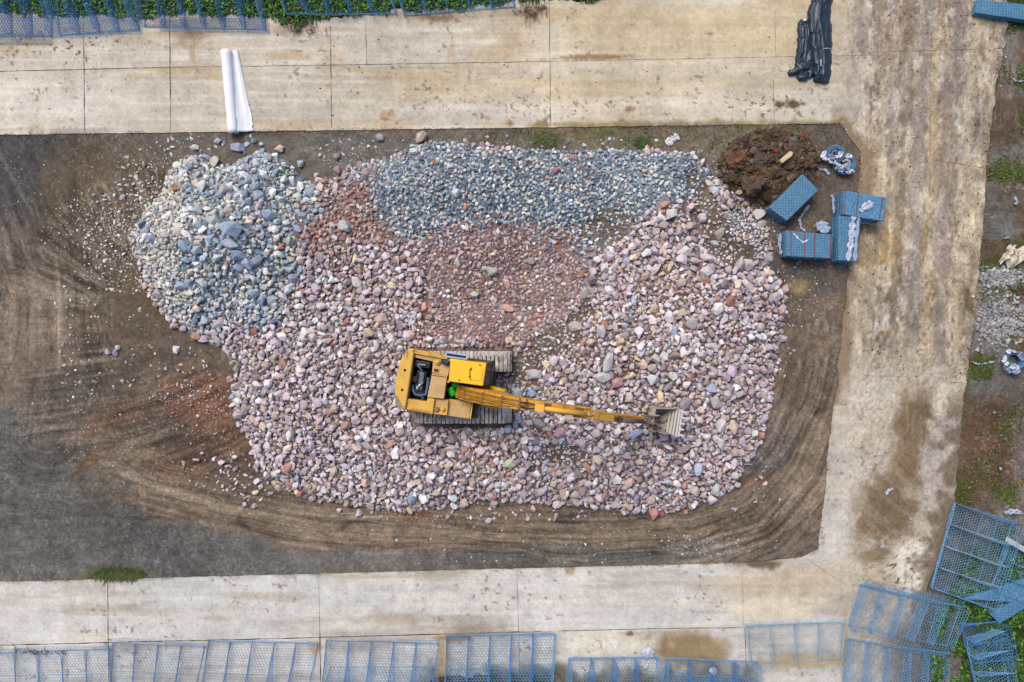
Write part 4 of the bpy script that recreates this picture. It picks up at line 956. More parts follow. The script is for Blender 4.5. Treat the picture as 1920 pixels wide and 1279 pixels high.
b = MB(); b.prism([(815,747.5),(841,750),(838,779),(811,776.5)], 2.14, 2.74, 0.02); tk = b.build('fuel_tank', m_yel, ex)
b = MB(); b.prism([(816,749),(839.6,751.2),(838.4,761),(814.4,759)], 2.738, 2.752, 0.0); b.build('tank_plate', m_tan, tk)
b = MB(); b.tube([W(819,767.5,2.74), W(819,767.5,2.80)], 0.10, 18); b.build('filler_cap', mat('greasy_cap', (140,124,104), rough=.7, var=.3, vsc=9), tk)
b = MB(); b.tube([W(830.5,767.5,2.74), W(830.5,767.5,2.80)], 0.09, 18); b.build('filler_cap', m_tan, tk)
b = MB(); b.prism([(842,748.5),(885.5,754),(881,785.5),(838,779.5)], 2.0, 2.58, 0.02); tb = b.build('tool_box', m_tan, ex)
b = MB(); b.prism([(880,756),(883,756.5),(880,783),(877.5,782.5)], 2.575, 2.60); b.prism([(845,749.5),(884,754.5),(883.8,756),(844.8,751)], 2.575, 2.60); b.build('box_rim', m_yel, tb)
b = MB(); b.prism([(858,779),(886,783),(885.6,787),(858,783)], 1.85, 2.02, 0.01); b.build('step', m_yel, ex)
b = MB(); b.tube([W(884,754,2.6), W(886,755,3.0), W(882,785,3.0), W(880,784,2.6)], 0.02, 8); b.build('handrail', m_yel, ex)

b = MB()
for q_ in range(9): b.prism([(817 + q_ * 1.9, 722 - q_ * .0 + q_ * .25), (817.8 + q_ * 1.9, 722.1 + q_ * .25), (816.6 + q_ * 1.9, 736 + q_ * .25), (815.8 + q_ * 1.9, 735.9 + q_ * .25)], 2.915, 2.93)
b.build('hood_louvres', m_tan, ch)
b = MB(); b.tube([W(780,657,2.9), W(780,657,3.25), W(826,664,3.25), W(826,664,2.9)], .018, 8); b.tube([W(803,660.5,2.9), W(803,660.5,3.25)], .015, 8); b.build('deck_handrail', m_yel, ex)
b = MB(); b.tube([W(770,765,2.85), W(770,765,2.98), W(806,772,2.98), W(806,772,2.85)], .016, 8); b.build('deck_handrail', m_yel, ex)
b = MB()
for px_, py_ in ((764,660),(774,658),(758,762),(745,752),(747,690),(770,700),(766,730)): b.tube([W(px_, py_, 2.99), W(px_, py_, 3.012)], .022, 8)
b.build('weight_bolts', m_frm, cw)
b = MB()
for q_ in range(6): b.tube([W(846 + q_ * 7, 757 + q_ * .9, 2.58), W(846 + q_ * 7, 757 + q_ * .9, 2.595)], .018, 6)
b.build('box_bolts', m_frm, tb)
# engine
b = MB(); b.prism([(778,672),(810,677),(800,750),(766,746)], 1.95, 2.2); b.build('bay_floor', mat('black_bay', (22,24,28), rough=.8, var=.4, vsc=5), ex)
b = MB()
b.prism([(782,694),(800,697),(794,742),(776,738)], 2.2, 2.55, 0.03); b.prism([(779,675),(807,679),(806,690),(778,687)], 2.2, 2.72, 0.03)
for k in range(6): b.prism([(784 - k * .4, 700 + 6 * k), (795 - k * .4, 701 + 6 * k), (794.6 - k * .4, 704 + 6 * k), (783.6 - k * .4, 703 + 6 * k)], 2.5, 2.62, 0.01)
en = b.build('engine', m_eng, ex)
b = MB(); b.prism([(787,697),(796,699),(791,733),(783,731)], 2.55, 2.68, 0.03); b.build('valve_cover', mat('grey_valve_cover', (112,118,124), rough=.4, var=.3, vsc=6, metal=.4, dirt=(50,52,58), dsc=5, dth=.5), en)
b = MB(); b.tube([W(781,729,2.72), W(785,724,2.74), W(794,716,2.72)], 0.035, 8); b.tube([W(781.5,731,2.7), W(783.5,724,2.7)], 0.06, 10); b.build('rocker_pipe', m_sil, en)
b = MB(); b.prism([(771,708),(781,704),(783,710),(779,718),(772,716)], 2.2, 2.62, 0.04); b.build('turbocharger', mat('rusty_turbo', (92,62,58), rough=.7, var=.3, vsc=8), en)
b = MB(); b.tube([W(775,722,2.6), W(774,731,2.66), W(778,739,2.7), W(788,742,2.7), W(798,740,2.7), W(801,728,2.66), W(803,708,2.6)], 0.055, 10)
b.tube([W(789,741,2.66), W(794,748,2.7)], 0.04, 8); b.tube([W(783,684,2.75), W(789,692,2.7), W(795,700,2.62)], 0.045, 8); b.build('coolant_hose', m_hos, en)
b = MB()
for k in range(7): b.prism([(780 + 3.8 * k, 679.5 + .55 * k), (782 + 3.8 * k, 679.8 + .55 * k), (781 + 3.8 * k, 687.5 + .5 * k), (779 + 3.8 * k, 687.2 + .5 * k)], 2.71, 2.76)
b.build('radiator', m_eng, en)
b = MB(); b.prism([(784,681.5),(798,683.5),(797.6,686),(783.6,684)], 2.74, 2.80, 0.01); b.build('radiator_cap', mat('greenish_cap', (150,156,140), rough=.5, var=.2, vsc=10), en)

# cab
cabp = [(846,676),(913,686),(907,724),(842,716)]
b = MB(); b.prism([(845,674.5),(925,681),(919,718.5),(841,716)], 2.14, 3.0, 0.03); cab = b.build('cab', m_yel, ex)
b = MB(); b.prism([(846,675.5),(908,684),(903,721),(843,714.5)], 3.0, 3.62); b.build('cab_glass', m_glass, cab)
b = MB(); b.prism([(845,672),(912,682),(905.5,724),(841,715)], 3.62, 3.72, 0.03, seg=3); rf = b.build('cab_roof', m_roof, cab)
b = MB(); b.prism([(886.5,688),(906,690.5),(903,714),(882.5,712)], 3.72, 3.745, 0.012); b.build('roof_hatch', m_roof, rf)
b = MB(); b.tube([W(885,689,3.74), W(881,693,3.75), W(881,709,3.75), W(883,712,3.74)], 0.014, 6); b.build('hatch_hinge', m_frm, rf)
b = MB()
for px, py in ((861,713),(900,684.5),(883,693),(880,706)): b.tube([W(px, py, 3.72), W(px, py, 3.735)], 0.03, 8)
b.build('roof_bolts', m_frm, rf)
for qa, qb in (((845,675),2),((908,684),2),((903,721),2),((842,715),2)):
    p = W(qa[0], qa[1], 3.3); q = MB(); q.box((p.x, p.y, 3.3), ((1,0,0),(0,1,0),(0,0,1)), (0.07, 0.07, 0.66)); q.build('cab_pillar', m_yel, cab)
# windscreen slopes down in front of the roof
b = MB(); A1, A2, B1, B2 = W(911,681,3.55), W(905,722,3.55), W(925,677,3.03), W(919,718,3.03)
b.hexa([A1, A2, B2, B1, A1 + Vector((.02,0,.02)), A2 + Vector((.02,0,.02)), B2 + Vector((.02,0,.02)), B1 + Vector((.02,0,.02))]); ws = b.build('windscreen', m_glass, cab)
b = MB(); fr = lambda a, c: b.tube([a + Vector((.03,0,.03)), c + Vector((.03,0,.03))], 0.03, 8)
fr(A1, B1); fr(A2, B2); fr(B1, B2); b.build('windscreen_frame', mat('grey_frame', (96,92,88), rough=.6, var=.1), cab)
b = MB(); b.tube([(B1 + B2) / 2 + Vector((.06,0,.05)), (A1 + A2) / 2 * .8 + (B1 + B2) / 2 * .2 + Vector((.06,.1,.05))], 0.012, 6); b.build('wiper', m_blk, cab)
b = MB(); b.prism([(878,671),(922,677),(921.4,680.5),(878,675)], 2.5, 2.62, 0.01); b.build('cab_ledge', m_frm, cab)
b = MB()
R_ = [W(836.5,660.5,3.1), W(876.5,666.5,3.1), W(874.5,673.5,3.1), W(836,668,3.1)]
for i in range(4): b.beam(R_[i], R_[(i + 1) % 4], 0.05, 0.05)
b.tube([R_[0], W(843,668,2.6)], 0.02, 6); b.tube([R_[3] , W(846,675,2.7)], 0.02, 6); b.tube([R_[2], W(872,679,2.9)], 0.02, 6)
b.build('window_frame', mat('pale_blue_aluminium', (176,200,232), rough=.4, var=.05, metal=.2), cab)
b = MB(); b.hexa([W(838,662,3.08), W(874,667.6,3.08), W(873,672,3.08), W(837.5,667,3.08), W(838,662,3.09), W(874,667.6,3.09), W(873,672,3.09), W(837.5,667,3.09)]); b.build('side_window', m_glass, cab)
b = MB(); b.tube([W(910,715,2.9), W(910,715,3.05)], 0.08, 12); b.build('work_light', mat('red_lamp', (220,40,24), rough=.3, var=.0), cab)

# boom, stick, bucket
def plate_beam(name, P, wds, hts, m, parent, bev=0.015):
    """box beam through points P (3D) with widths and heights, one continuous mesh"""
    b = MB(); rings = []
    for i, p in enumerate(P):
        d = (P[min(i + 1, len(P) - 1)] - P[max(i - 1, 0)]).normalized(); y = Vector((0, 0, 1)).cross(d).normalized(); z = d.cross(y)
        w, h = wds[i] / 2, hts[i] / 2
        rings.append([b.bm.verts.new(p + y * a * w + z * c * h) for a, c in ((-1, -1), (1, -1), (1, 1), (-1, 1))])
    fs = []
    for A, B in zip(rings, rings[1:]):
        for k in range(4): fs.append(b.bm.faces.new((A[k], A[(k + 1) % 4], B[(k + 1) % 4], B[k])))
    fs.append(b.bm.faces.new(rings[0][::-1])); fs.append(b.bm.faces.new(rings[-1])); bmesh.ops.recalc_face_normals(b.bm, faces=fs)
    bmesh.ops.bevel(b.bm, geom=list(b.bm.edges), offset=bev, segments=2, affect='EDGES', profile=0.6)
    return b.build(name, m, parent)
BP = [W(864,734,2.6), W(884,739,3.1), W(915,745,3.9), W(945,751,4.6), W(975,756,5.0), W(1010,761,5.15), W(1050,766,5.05), W(1092,771,4.75), W(1106,773,4.6)]
boom = plate_beam('boom', BP, [.50,.52,.50,.44,.40,.36,.34,.32,.30], [.45,.6,.72,.8,.8,.66,.55,.42,.3], m_org, ex)
def along(i, dy=0.0, dz=0.0):
    k = int(i); t = i - k; p = BP[k].lerp(BP[min(k + 1, len(BP) - 1)], t); return p + Vector((0.16 * dy, dy, dz))
HT = [.45,.6,.72,.8,.8,.66,.55,.42,.3]
def top(i, dy=0.0, e=0.03):
    k = int(i); t = i - k; h = HT[k] * (1 - t) + HT[min(k + 1, 8)] * t
    d = (BP[min(k + 1, 8)] - BP[min(k, 7)]).normalized(); y = Vector((0,0,1)).cross(d).normalized(); z = d.cross(y)
    return BP[k].lerp(BP[min(k + 1, 8)], t) + y * dy + z * (h / 2 + e)
for k, (dy, a, e_) in enumerate([(.19,.15,4.0),(.12,.3,4.4),(.03,.1,4.6),(-.05,.2,4.6),(-.13,.1,4.3),(-.19,.25,3.8)]):
    b = MB(); n_ = 14
    b.tube([top(a + (e_ - a) * i / n_, dy * (1 - .25 * i / n_) + 0.012 * math.sin(i * 1.7 + k), 0.04) for i in range(n_ + 1)], 0.017, 6); b.build('hydraulic_line', mat('painted_pipe', (190,134,44), rough=.5, var=.2, vsc=5) if k % 2 == 0 else mat('dark_pipe', (150,108,48), rough=.6, var=.2, vsc=5), boom)
b = MB()
for q in (1.0, 2.2, 3.3, 4.1, 4.45):
    b.beam(top(q, .21, .05), top(q, -.21, .05), 0.05, 0.05)
b.build('pipe_clamps', mat('clamp_brown', (130,96,60), rough=.7, var=.2), boom)
for k, dy in enumerate((.07, -.09)):
    b = MB(); b.tube([top(4.2, dy, .05), top(4.6, dy * 1.1, .16), top(5.1, dy * .6 , .2), top(5.5, -.03, .16)], 0.026, 8); b.build('rubber_hose', m_blk, boom)
# boom cylinders either side of the foot
for sgn, p0, p1, p2 in ((1, W(904,722.5,2.3), W(944,734,3.5), W(956,742,4.15)), (-1, W(893,752,2.3), W(930,763,3.5), W(945,764,4.15))):
    b = MB(); b.tube([p0, p1], 0.095, 14); b.tube([p1, p1 + (p1 - p0).normalized() * .1], 0.115, 14); cy = b.build('boom_cylinder', mat('cylinder_yellow', (202,158,30), rough=.5, var=.12, vsc=4, dirt=(140,104,40), dsc=3, dth=.56), ex)
    b = MB(); b.tube([p1, p2], 0.045, 10); b.build('piston_rod', m_sil, cy)
# stick cylinder on top of the boom
s0, s1, s2 = top(5.05, -.03, .18), top(6.95, -.05, .26), top(7.45, -.06, .3)
b = MB(); b.tube([s0, s1], 0.085, 14); b.beam(top(4.95, -.03, .16), top(5.15, -.03, .2), .26, .2, .02)
cy = b.build('stick_cylinder', m_ora, ex)
b = MB(); b.tube([s1, s2], 0.045, 10); b.build('piston_rod', m_sil, cy)
b = MB(); b.hexa([top(5.15, .06, .01), top(6.9, .05, .01), top(6.9, .13, .01), top(5.15, .15, .01), top(5.15, .06, .03), top(6.9, .05, .03), top(6.9, .13, .03), top(5.15, .15, .03)]); b.build('boom_gap_shade', mat('painted_gap_shade', (104,92,80), rough=.8, var=.15, vsc=6), boom)  # dark strip laid on the boom: shade of the gap beside the cylinder
b = MB(); b.box(BP[7] + Vector((-.1, .16, .1)), ((1,-.12,0),(.12,1,0),(0,0,1)), (.5,.06,.3), .01); b.box(BP[7] + Vector((-.1, -.2, .1)), ((1,-.12,0),(.12,1,0),(0,0,1)), (.5,.06,.3), .01); b.build('boom_fork', m_org, boom)
SP = [W(1098,777.5,5.05), W(1112,779,4.75), W(1133,781,4.2), W(1154,783,3.6), W(1180,785,2.9), W(1205,787,2.3)]
stick = plate_beam('stick', SP, [.26,.27,.27,.27,.27,.25], [.3,.5,.56,.5,.4,.3], m_org, ex)
def stop(i, dy=0.0, e=0.03):
    HS = [.3,.5,.56,.5,.4,.3]; k = int(i); t = i - k; h = HS[k] * (1 - t) + HS[min(k + 1, 5)] * t; d = (SP[min(k + 1, 5)] - SP[min(k, 4)]).normalized(); y = Vector((0,0,1)).cross(d).normalized(); z = d.cross(y)
    return SP[k].lerp(SP[min(k + 1, 5)], t) + y * dy + z * (h / 2 + e)
b = MB(); b.hexa([stop(.3,-.12,.0), stop(2.2,-.12,.0), stop(2.2,.1,.0), stop(.3,.1,.0), stop(.3,-.12,.06), stop(2.2,-.12,.06), stop(2.2,.1,.06), stop(.3,.1,.06)], .015); b.build('stick_cover', m_ora, stick)
b = MB(); b.tube([stop(2.9,-.03,.12), stop(4.5,-.03,.16)], 0.085, 12); cy = b.build('bucket_cylinder', m_rod, ex)
b = MB(); b.tube([stop(4.5,-.03,.16), W(1213,785.5,2.42)], 0.04, 10); b.build('piston_rod', m_sil, cy)
b = MB(); b.beam(stop(2.75,.12,.06), stop(2.75,-.12,.06), .1, .12); b.beam(stop(2.3,.02,.05), stop(2.7,.02,.06), .06, .06); b.build('cylinder_bracket', m_frm, stick)
b = MB()
for dy in (.14, -.14):
    o_ = Vector((0, dy, 0)); b.beam(W(1204,786,2.25) + o_, W(1228,789,1.9) + o_, .05, .16, .01); b.beam(W(1209,786,2.42) + o_, W(1231,788,2.2) + o_, .05, .12, .01)
b.tube([W(1209,786,2.42) + Vector((0,.18,0)), W(1209,786,2.42) - Vector((0,.18,0))], .05, 10); b.tube([W(1228,789,1.95) + Vector((0,.2,0)), W(1228,789,1.95) - Vector((0,.2,0))], .06, 10)
b.build('bucket_link', mat('grey_brown_link', (120,104,88), rough=.7, var=.2, vsc=6), ex)
# bucket: mouth upwards, lip and teeth pointing away from the machine
bd = (W(1276,793,1.6) - W(1220,784,1.6)); bd.z = 0; bd.normalize(); by = Vector((-bd.y, bd.x, 0)); b0 = W(1219,784.5,1.9)
def BK(u, v, z): return b0.xy.to_3d() + bd * u + by * v + Vector((0, 0, z))
prof = [(0.10,2.15),(0.0,1.98),(-.02,1.75),(.06,1.5),(.22,1.32),(.45,1.24),(.70,1.30),(.92,1.50),(1.10,1.72)]
hw0, hw1 = .40, .53
def hw(u): return hw0 + (hw1 - hw0) * min(1, max(0, u / 1.1))
b = MB(); th = .03; N_ = len(prof); vo, vi = [], []
for i, (u, z) in enumerate(prof):
    a = prof[max(i - 1, 0)]; c = prof[min(i + 1, N_ - 1)]; tx_, tz_ = c[0] - a[0], c[1] - a[1]; L = math.hypot(tx_, tz_); nx, nz = -tz_ / L * th, tx_ / L * th
    vo.append([b.bm.verts.new(BK(u, s * hw(u), z)) for s in (-1, 1)]); vi.append([b.bm.verts.new(BK(u + nx, s * hw(u), z + nz)) for s in (-1, 1)])
for i in range(N_ - 1):
    b.bm.faces.new((vo[i][0], vo[i][1], vo[i+1][1], vo[i+1][0])); b.bm.faces.new((vi[i][0], vi[i+1][0], vi[i+1][1], vi[i][1]))
for i in (0, N_ - 1): b.bm.faces.new((vo[i][0], vo[i][1], vi[i][1], vi[i][0]))
for s in (0, 1):
    for i in range(N_ - 1): b.bm.faces.new((vo[i][s], vi[i][s], vi[i+1][s], vo[i+1][s]))
bmesh.ops.recalc_face_normals(b.bm, faces=b.bm.faces)
bk = b.build('bucket', m_bkt, ex)
for s in (-1, 1):   # side walls
    b = MB(); top_ = [(0.10,2.15),(.5,2.02),(.85,1.92),(1.10,1.74)]
    pts = [(u, z) for u, z in prof] + top_[::-1][1:-1]
    A_ = [b.bm.verts.new(BK(u, s * (hw(u) + .002), z)) for u, z in pts]; B_ = [b.bm.verts.new(BK(u, s * (hw(u) + .035), z)) for u, z in pts]
    b.bm.faces.new(A_); b.bm.faces.new(B_[::-1])
    for i in range(len(pts)): b.bm.faces.new((A_[i], A_[(i+1) % len(pts)], B_[(i+1) % len(pts)], B_[i]))
    bmesh.ops.recalc_face_normals(b.bm, faces=b.bm.faces); b.build('side_plate', m_bkt, bk)
b = MB()
for k, (u, z) in enumerate(((.80,1.46),(.90,1.58),(1.0,1.69),(1.1,1.78),(1.18,1.85))):
    w_ = hw(u) + (.02 if k > 1 else -.01); b.hexa([BK(u, -w_, z), BK(u + .065, -w_, z + .05), BK(u + .065, w_, z + .05), BK(u, w_, z), BK(u - .02, -w_, z + .04), BK(u + .05, -w_, z + .09), BK(u + .05, w_, z + .09), BK(u - .02, w_, z + .04)], .008)
b.build('lip', m_edge, bk)
for k in range(5):
    v = -hw1 * .86 + hw1 * 1.72 * k / 4; t_ = MB()
    t_.hexa([BK(1.16, v - .055, 1.84), BK(1.16, v + .055, 1.84), BK(1.16, v + .055, 1.93), BK(1.16, v - .055, 1.93), BK(1.36, v - .03, 1.98), BK(1.36, v + .03, 1.98), BK(1.36, v + .03, 2.01), BK(1.36, v - .03, 2.01)], .008)
    t_.build('tooth', m_edge, bk)
for s in (-1, 1):
    b = MB(); b.hexa([BK(-.02, s * .17 - .02, 1.75), BK(-.02, s * .17 + .02, 1.75), BK(.1, s * .17 + .02, 2.15), BK(.1, s * .17 - .02, 2.15), BK(.28, s * .17 - .02, 1.9), BK(.28, s * .17 + .02, 1.9), BK(.3, s * .17 + .02, 2.08), BK(.3, s * .17 - .02, 2.08)]); b.build('bucket_ear', m_bkt, bk)
b = MB()
for k in range(16):
    u = random.uniform(.35, .85); v = random.uniform(-.4, .4); z = 1.3 + max(0, u - .5) * .5; s_ = random.uniform(.03, .08)
    b.box(BK(u, v, z + s_ * .4), ((1, random.uniform(-1,1), .1), (random.uniform(-.3,.3), 1, .2), (0, 0, 1)), (s_ * 1.5, s_ * 1.1, s_))
b.build('dirt_in_bucket', mat('bucket_dirt', (120,92,66), rough=1, var=.3, vsc=10), bk)

# green plastic cans on the deck beside the boom foot
m_grn = mat('green_plastic', (52,214,66), rough=0.4, var=0.04, vsc=3)
def can(name, lab_, px, py, ang, L, r, z, cap_m, cat, band=False):
    a = math.radians(ang); d = Vector((math.cos(a), math.sin(a), 0)); c = W(px, py, z)
    o = empty(name, (c.x, c.y, z - r), lab_, cat)
    q = MB(); rr = [r * .8, r, r, r * .94, r, r, r * .8]; tt = [-.5, -.45, -.12, -.08, -.04, .44, .5]
    q.tube([c + d * L * t for t in tt], rr, 18); q.build('can_body', m_grn, o)
    q = MB(); q.tube([c + d * L * .5, c + d * (L * .5 + .05)], r * .42, 12); q.build('cap', cap_m, o)
    q = MB(); q.tube([c + d * L * .5 + Vector((0,0,r*.7)), c + d * L * .42 + Vector((0,0,r*1.15)), c + d * L * .2 + Vector((0,0,r*1.15)), c + d * L * .12 + Vector((0,0,r*.95))], .018, 8); q.build('handle', m_grn, o)
    return o
can('plastic_drum', 'larger bright green plastic drum lying on the excavator deck beside the boom foot', 847.5, 734, -62, .36, .155, 2.32, mat('dark_cap', (30,60,34), rough=.5), 'drum')
can('plastic_can', 'smaller green plastic can with orange cap under the edge of the cab roof', 854, 721, -28, .24, .12, 2.30, mat('orange_cap', (240,120,50), rough=.4), 'can')
b = MB(); b.prism([(839,714),(866,718),(862,748),(834,745)], 2.13, 2.155); b.build('slot_shade_sheet', mat('black_bay'), ex)  # thin near-black sheet on the deck imitates the shade down in the boom slot

# ------------------------------------------------------------------ gabion baskets of blue coated wire
WIRE = mat('blue_coated_wire', (120,172,214), rough=0.4, var=0.1, vsc=2, spec=0.5)
WIRE2 = mat('pale_coated_wire', (166,196,214), rough=0.4, var=0.1, vsc=2, spec=0.5)
WIRE3 = mat('deep_blue_coated_wire', (78,144,214), rough=0.4, var=0.1, vsc=2, spec=0.5)

def strip_tubes(segs, r):
    """segs (n,2,3) -> triangular wires"""
    segs = np.asarray(segs, float); d = segs[:, 1] - segs[:, 0]; L = np.linalg.norm(d, axis=1); ok = L > 1e-4; segs = segs[ok]; d = d[ok] / L[ok, None]
    up = np.where(np.abs(d[:, 2:3]) > 0.9, np.array([[1., 0, 0]]), np.array([[0, 0, 1.]])); x = np.cross(up, d); x /= np.linalg.norm(x, axis=1)[:, None]; y = np.cross(d, x)
    r = np.broadcast_to(np.asarray(r, float), (len(ok),))[ok] if np.ndim(r) else np.full(len(segs), r)
    offs = [x * math.cos(a) + y * math.sin(a) for a in (math.pi / 2, math.pi * 7 / 6, math.pi * 11 / 6)]
    V = np.stack([segs[:, e] + o_ * r[:, None] for e in (0, 1) for o_ in offs], 1)     # n,6,3
    b0_ = (np.arange(len(segs)) * 6)[:, None, None]
    F = np.array([[0, 1, 4, 3], [1, 2, 5, 4], [2, 0, 3, 5]])[None] + b0_
    return V.reshape(-1, 3), F.reshape(-1, 4)

hrng = np.random.default_rng(33)
def hexpanel(P, cell=0.13, r=0.006, sag=0.02, edge=0.0075, rows=()):
    """double-twist wire netting over the quad P (4 points 3D, P0-P1 base, P3-P2 far edge)"""
    P = [np.array(p, float) for p in P]; Lu = (np.linalg.norm(P[1] - P[0]) + np.linalg.norm(P[2] - P[3])) / 2; Lv = (np.linalg.norm(P[3] - P[0]) + np.linalg.norm(P[2] - P[1])) / 2
    nu = max(1, round(Lu / cell)); nv = max(1, round(Lv / (cell * 0.86)))
    segs = []
    # brick-shaped hexagons in (u,v)
    du, dv = 1 / nu, 1 / nv
    for j in range(nv + 1):
        v0 = j * dv; s = 0.5 * (j % 2)
        for i in range(-1, nu + 1):
            u0 = (i + s) * du
            a = (u0, v0); m = (u0 + du * .5, v0 + dv * .33); c = (u0 + du, v0); tw = (u0 + du * .5, v0 + dv)
            if j < nv:
                segs.append((a, m)); segs.append((m, c)); segs.append((m, tw))
    S = np.array(segs); S = S[(S.min((1, 2)) > -1e-6) & (S.max((1, 2)) < 1 + 1e-6)]
    E = [((0,0),(1,0)),((1,0),(1,1)),((1,1),(0,1)),((0,1),(0,0))] + [((0, t), (1, t)) for t in rows]
    Es = []
    for a, b_ in E:
        n_ = 8
        for i in range(n_):
            f = lambda t: (a[0] + (b_[0] - a[0]) * t, a[1] + (b_[1] - a[1]) * t)
            Es.append((f(i / n_), f((i + 1) / n_)))
    ph = hrng.uniform(0, 6.28, 4)
    def mp(q, z=0.0):
        u, v = q[..., 0:1], q[..., 1:2]; p = (P[0] * (1 - u) + P[1] * u) * (1 - v) + (P[3] * (1 - u) + P[2] * u) * v
        w = sag * (np.sin(u * 7 + ph[0]) * np.sin(v * 5 + ph[1]) + 0.5 * np.sin(u * 17 + v * 11 + ph[2]))
        n_ = np.cross(P[1] - P[0], P[3] - P[0]); n_ = n_ / np.linalg.norm(n_); 
        if n_[2] < 0: n_ = -n_
        return p + (w + abs(sag)) * n_
    out = [mp(S) if len(S) else np.zeros((0, 2, 3)), mp(np.array(Es))]
    rad_ = np.concatenate([np.full(len(out[0]), r), np.full(len(out[1]), edge)])
    return np.concatenate(out), rad_

def net(name, quads, m, parent, **kw):
    sg, rr = [], []
    for q in quads:
        a, b_ = hexpanel(q, **kw); sg.append(a); rr.append(b_)
    v, f = strip_tubes(np.concatenate(sg), np.concatenate(rr)); return link(name, mesh_np(name, v, f), m, parent)

def lerp2(a, b_, t): return (a[0] + (b_[0] - a[0]) * t, a[1] + (b_[1] - a[1]) * t)
def basket(label, C4, n, h=0.45, lean=0.3, z0=None, m=None, flap=None, outer=0.5, mdi=None, cell=0.13, r=0.0065, rows=(), dcell=.8):
    """C4: photo pixels of the base: near-left, near-right, far-right, far-left; n cells; lean: sideways tilt of the dividers"""
    m = m or WIRE; mdi = mdi or WIRE3
    z = 0.07 if z0 is None else z0
    A_, B_, C_, D_ = [np.array(W(*q, z)) for q in C4]
    cen = (A_ + B_ + C_ + D_) / 4
    o = empty('gabion_basket', Vector(cen), label, 'gabion basket', 'blue wire gabion baskets around the yard')
    net('base_panel', [(A_, B_, C_, D_)], m, o, cell=cell, r=r, sag=0.015, rows=rows)
    u = (B_ - A_) / np.linalg.norm(B_ - A_); vdir = (D_ - A_) / np.linalg.norm(D_ - A_); up = np.array([0, 0, 1.])
    out = -vdir
    # long sides leaning outwards
    for P0, P1, s in ((A_, B_, out), (D_, C_, -out)):
        L = outer * hrng.uniform(.7, 1.2); t = up * h * .75 + s * L * .5
        net('side_panel', [(P0, P1, P1 + t * hrng.uniform(.7, 1.2), P0 + t * hrng.uniform(.7, 1.2))], m, o, cell=cell * 1.15, r=r, sag=0.04)
    for i in range(n + 1):
        t = i / n; p = A_ + (B_ - A_) * t; q = D_ + (C_ - D_) * t
        a = lean * hrng.uniform(.1, .5); b_ = lean * hrng.uniform(1.2, 2.2)
        tp = up * h * hrng.uniform(.75, 1.0); 
        nm = 'end_panel' if i in (0, n) else 'divider'
        net(nm, [(p, q, q + tp + u * b_ * h, p + tp + u * a * h)], mdi if nm == 'divider' else m, o, cell=cell * dcell, r=r, sag=0.01, edge=0.0085)
    if flap:
        f4 = [np.array(W(*q, z + .02)) for q in flap]; net('lid', [tuple(f4)], m, o, cell=cell, r=r, sag=0.025)
    return o
# upper side of the yard, left to right
basket('gabion basket at the upper left corner of the photo, spread flat over concrete', [(-90,66),(97,68),(96,-40),(-90,-40)], 5, h=.45, lean=-.6, r=.008, cell=.12, flap=[(-90,82),(97,82),(97,30),(-90,30)])
basket('second gabion basket from the left along the upper verge, half on green creepers', [(112,66),(262,56),(238,-50),(100,-50)], 4, h=.45, lean=-.7, r=.008, cell=.12, flap=[(100,70),(266,60),(262,20),(100,28)])
basket('widest gabion basket of the upper verge, left of the dark creepers', [(272,50),(498,56),(490,-60),(268,-60)], 6, h=.45, lean=-.55, r=.008, cell=.12, flap=[(300,57),(505,61),(500,34),(300,34)])
basket('gabion basket with thick bright blue dividers just right of the dark creepers', [(540,28),(744,27),(722,-80),(516,-80)], 5, h=.6, lean=-.45, mdi=WIRE3, cell=.12)
basket('gabion basket at the middle of the upper verge beside the dry brushwood', [(758,30),(966,14),(950,-90),(752,-90)], 5, h=.6, lean=-.4, mdi=WIRE3, cell=.12)
# lower side, left to right
basket('gabion basket in the lower left corner lying flat on pale concrete', [(-60,1226),(206,1216),(206,1310),(-60,1310)], 6, h=.25, lean=.5, rows=(.5,), r=.0062)
basket('faint gabion basket lying right of the leftmost joint of the lower road', [(212,1206),(384,1212),(360,1320),(206,1310)], 4, h=.25, lean=.5, rows=(.5,), r=.0062)
basket('gabion basket left of the concrete joint with rusty stain, lower road', [(392,1202),(596,1206),(570,1330),(372,1320)], 5, h=.3, lean=.7, r=.0062, rows=(.5,))
basket('gabion basket right of the concrete joint with rusty stain, lower road', [(612,1200),(822,1206),(804,1330),(600,1320)], 5, h=.35, lean=.75, r=.0062, flap=[(618,1250),(812,1250),(800,1310),(606,1310)])
basket('big gabion basket with bright dividers standing over the middle joint of the lower road', [(838,1192),(1040,1188),(1030,1330),(832,1330)], 5, h=.6, lean=.12, r=.008, rows=(.45,), flap=[(844,1254),(1040,1252),(1034,1310),(838,1310)])
basket('gabion basket beside the round silver stain at the bottom', [(1066,1234),(1232,1232),(1222,1340),(1056,1340)], 4, h=.6, lean=.5, r=.0075)
basket('gabion basket at the bottom edge below the brown water stain', [(1248,1234),(1418,1240),(1412,1350),(1240,1340)], 4, h=.5, lean=.45, r=.0075, flap=[(1250,1264),(1418,1270),(1414,1320),(1248,1310)])
basket('gabion basket with four whitish dividers on ochre-stained concrete', [(1397,1172),(1578,1166),(1578,1236),(1410,1244)], 4, h=.55, lean=-.25, m=WIRE2, mdi=WIRE2, r=.0075)
basket('long tilted gabion basket lying across the lower end of the right road', [(1590,1172),(1775,1212),(1800,1140),(1612,1096)], 5, h=.55, lean=.16, mdi=WIRE, r=.0085, rows=(.5,), cell=.12, flap=[(1612,1100),(1800,1142),(1806,1126),(1625,1086)], dcell=1.0)
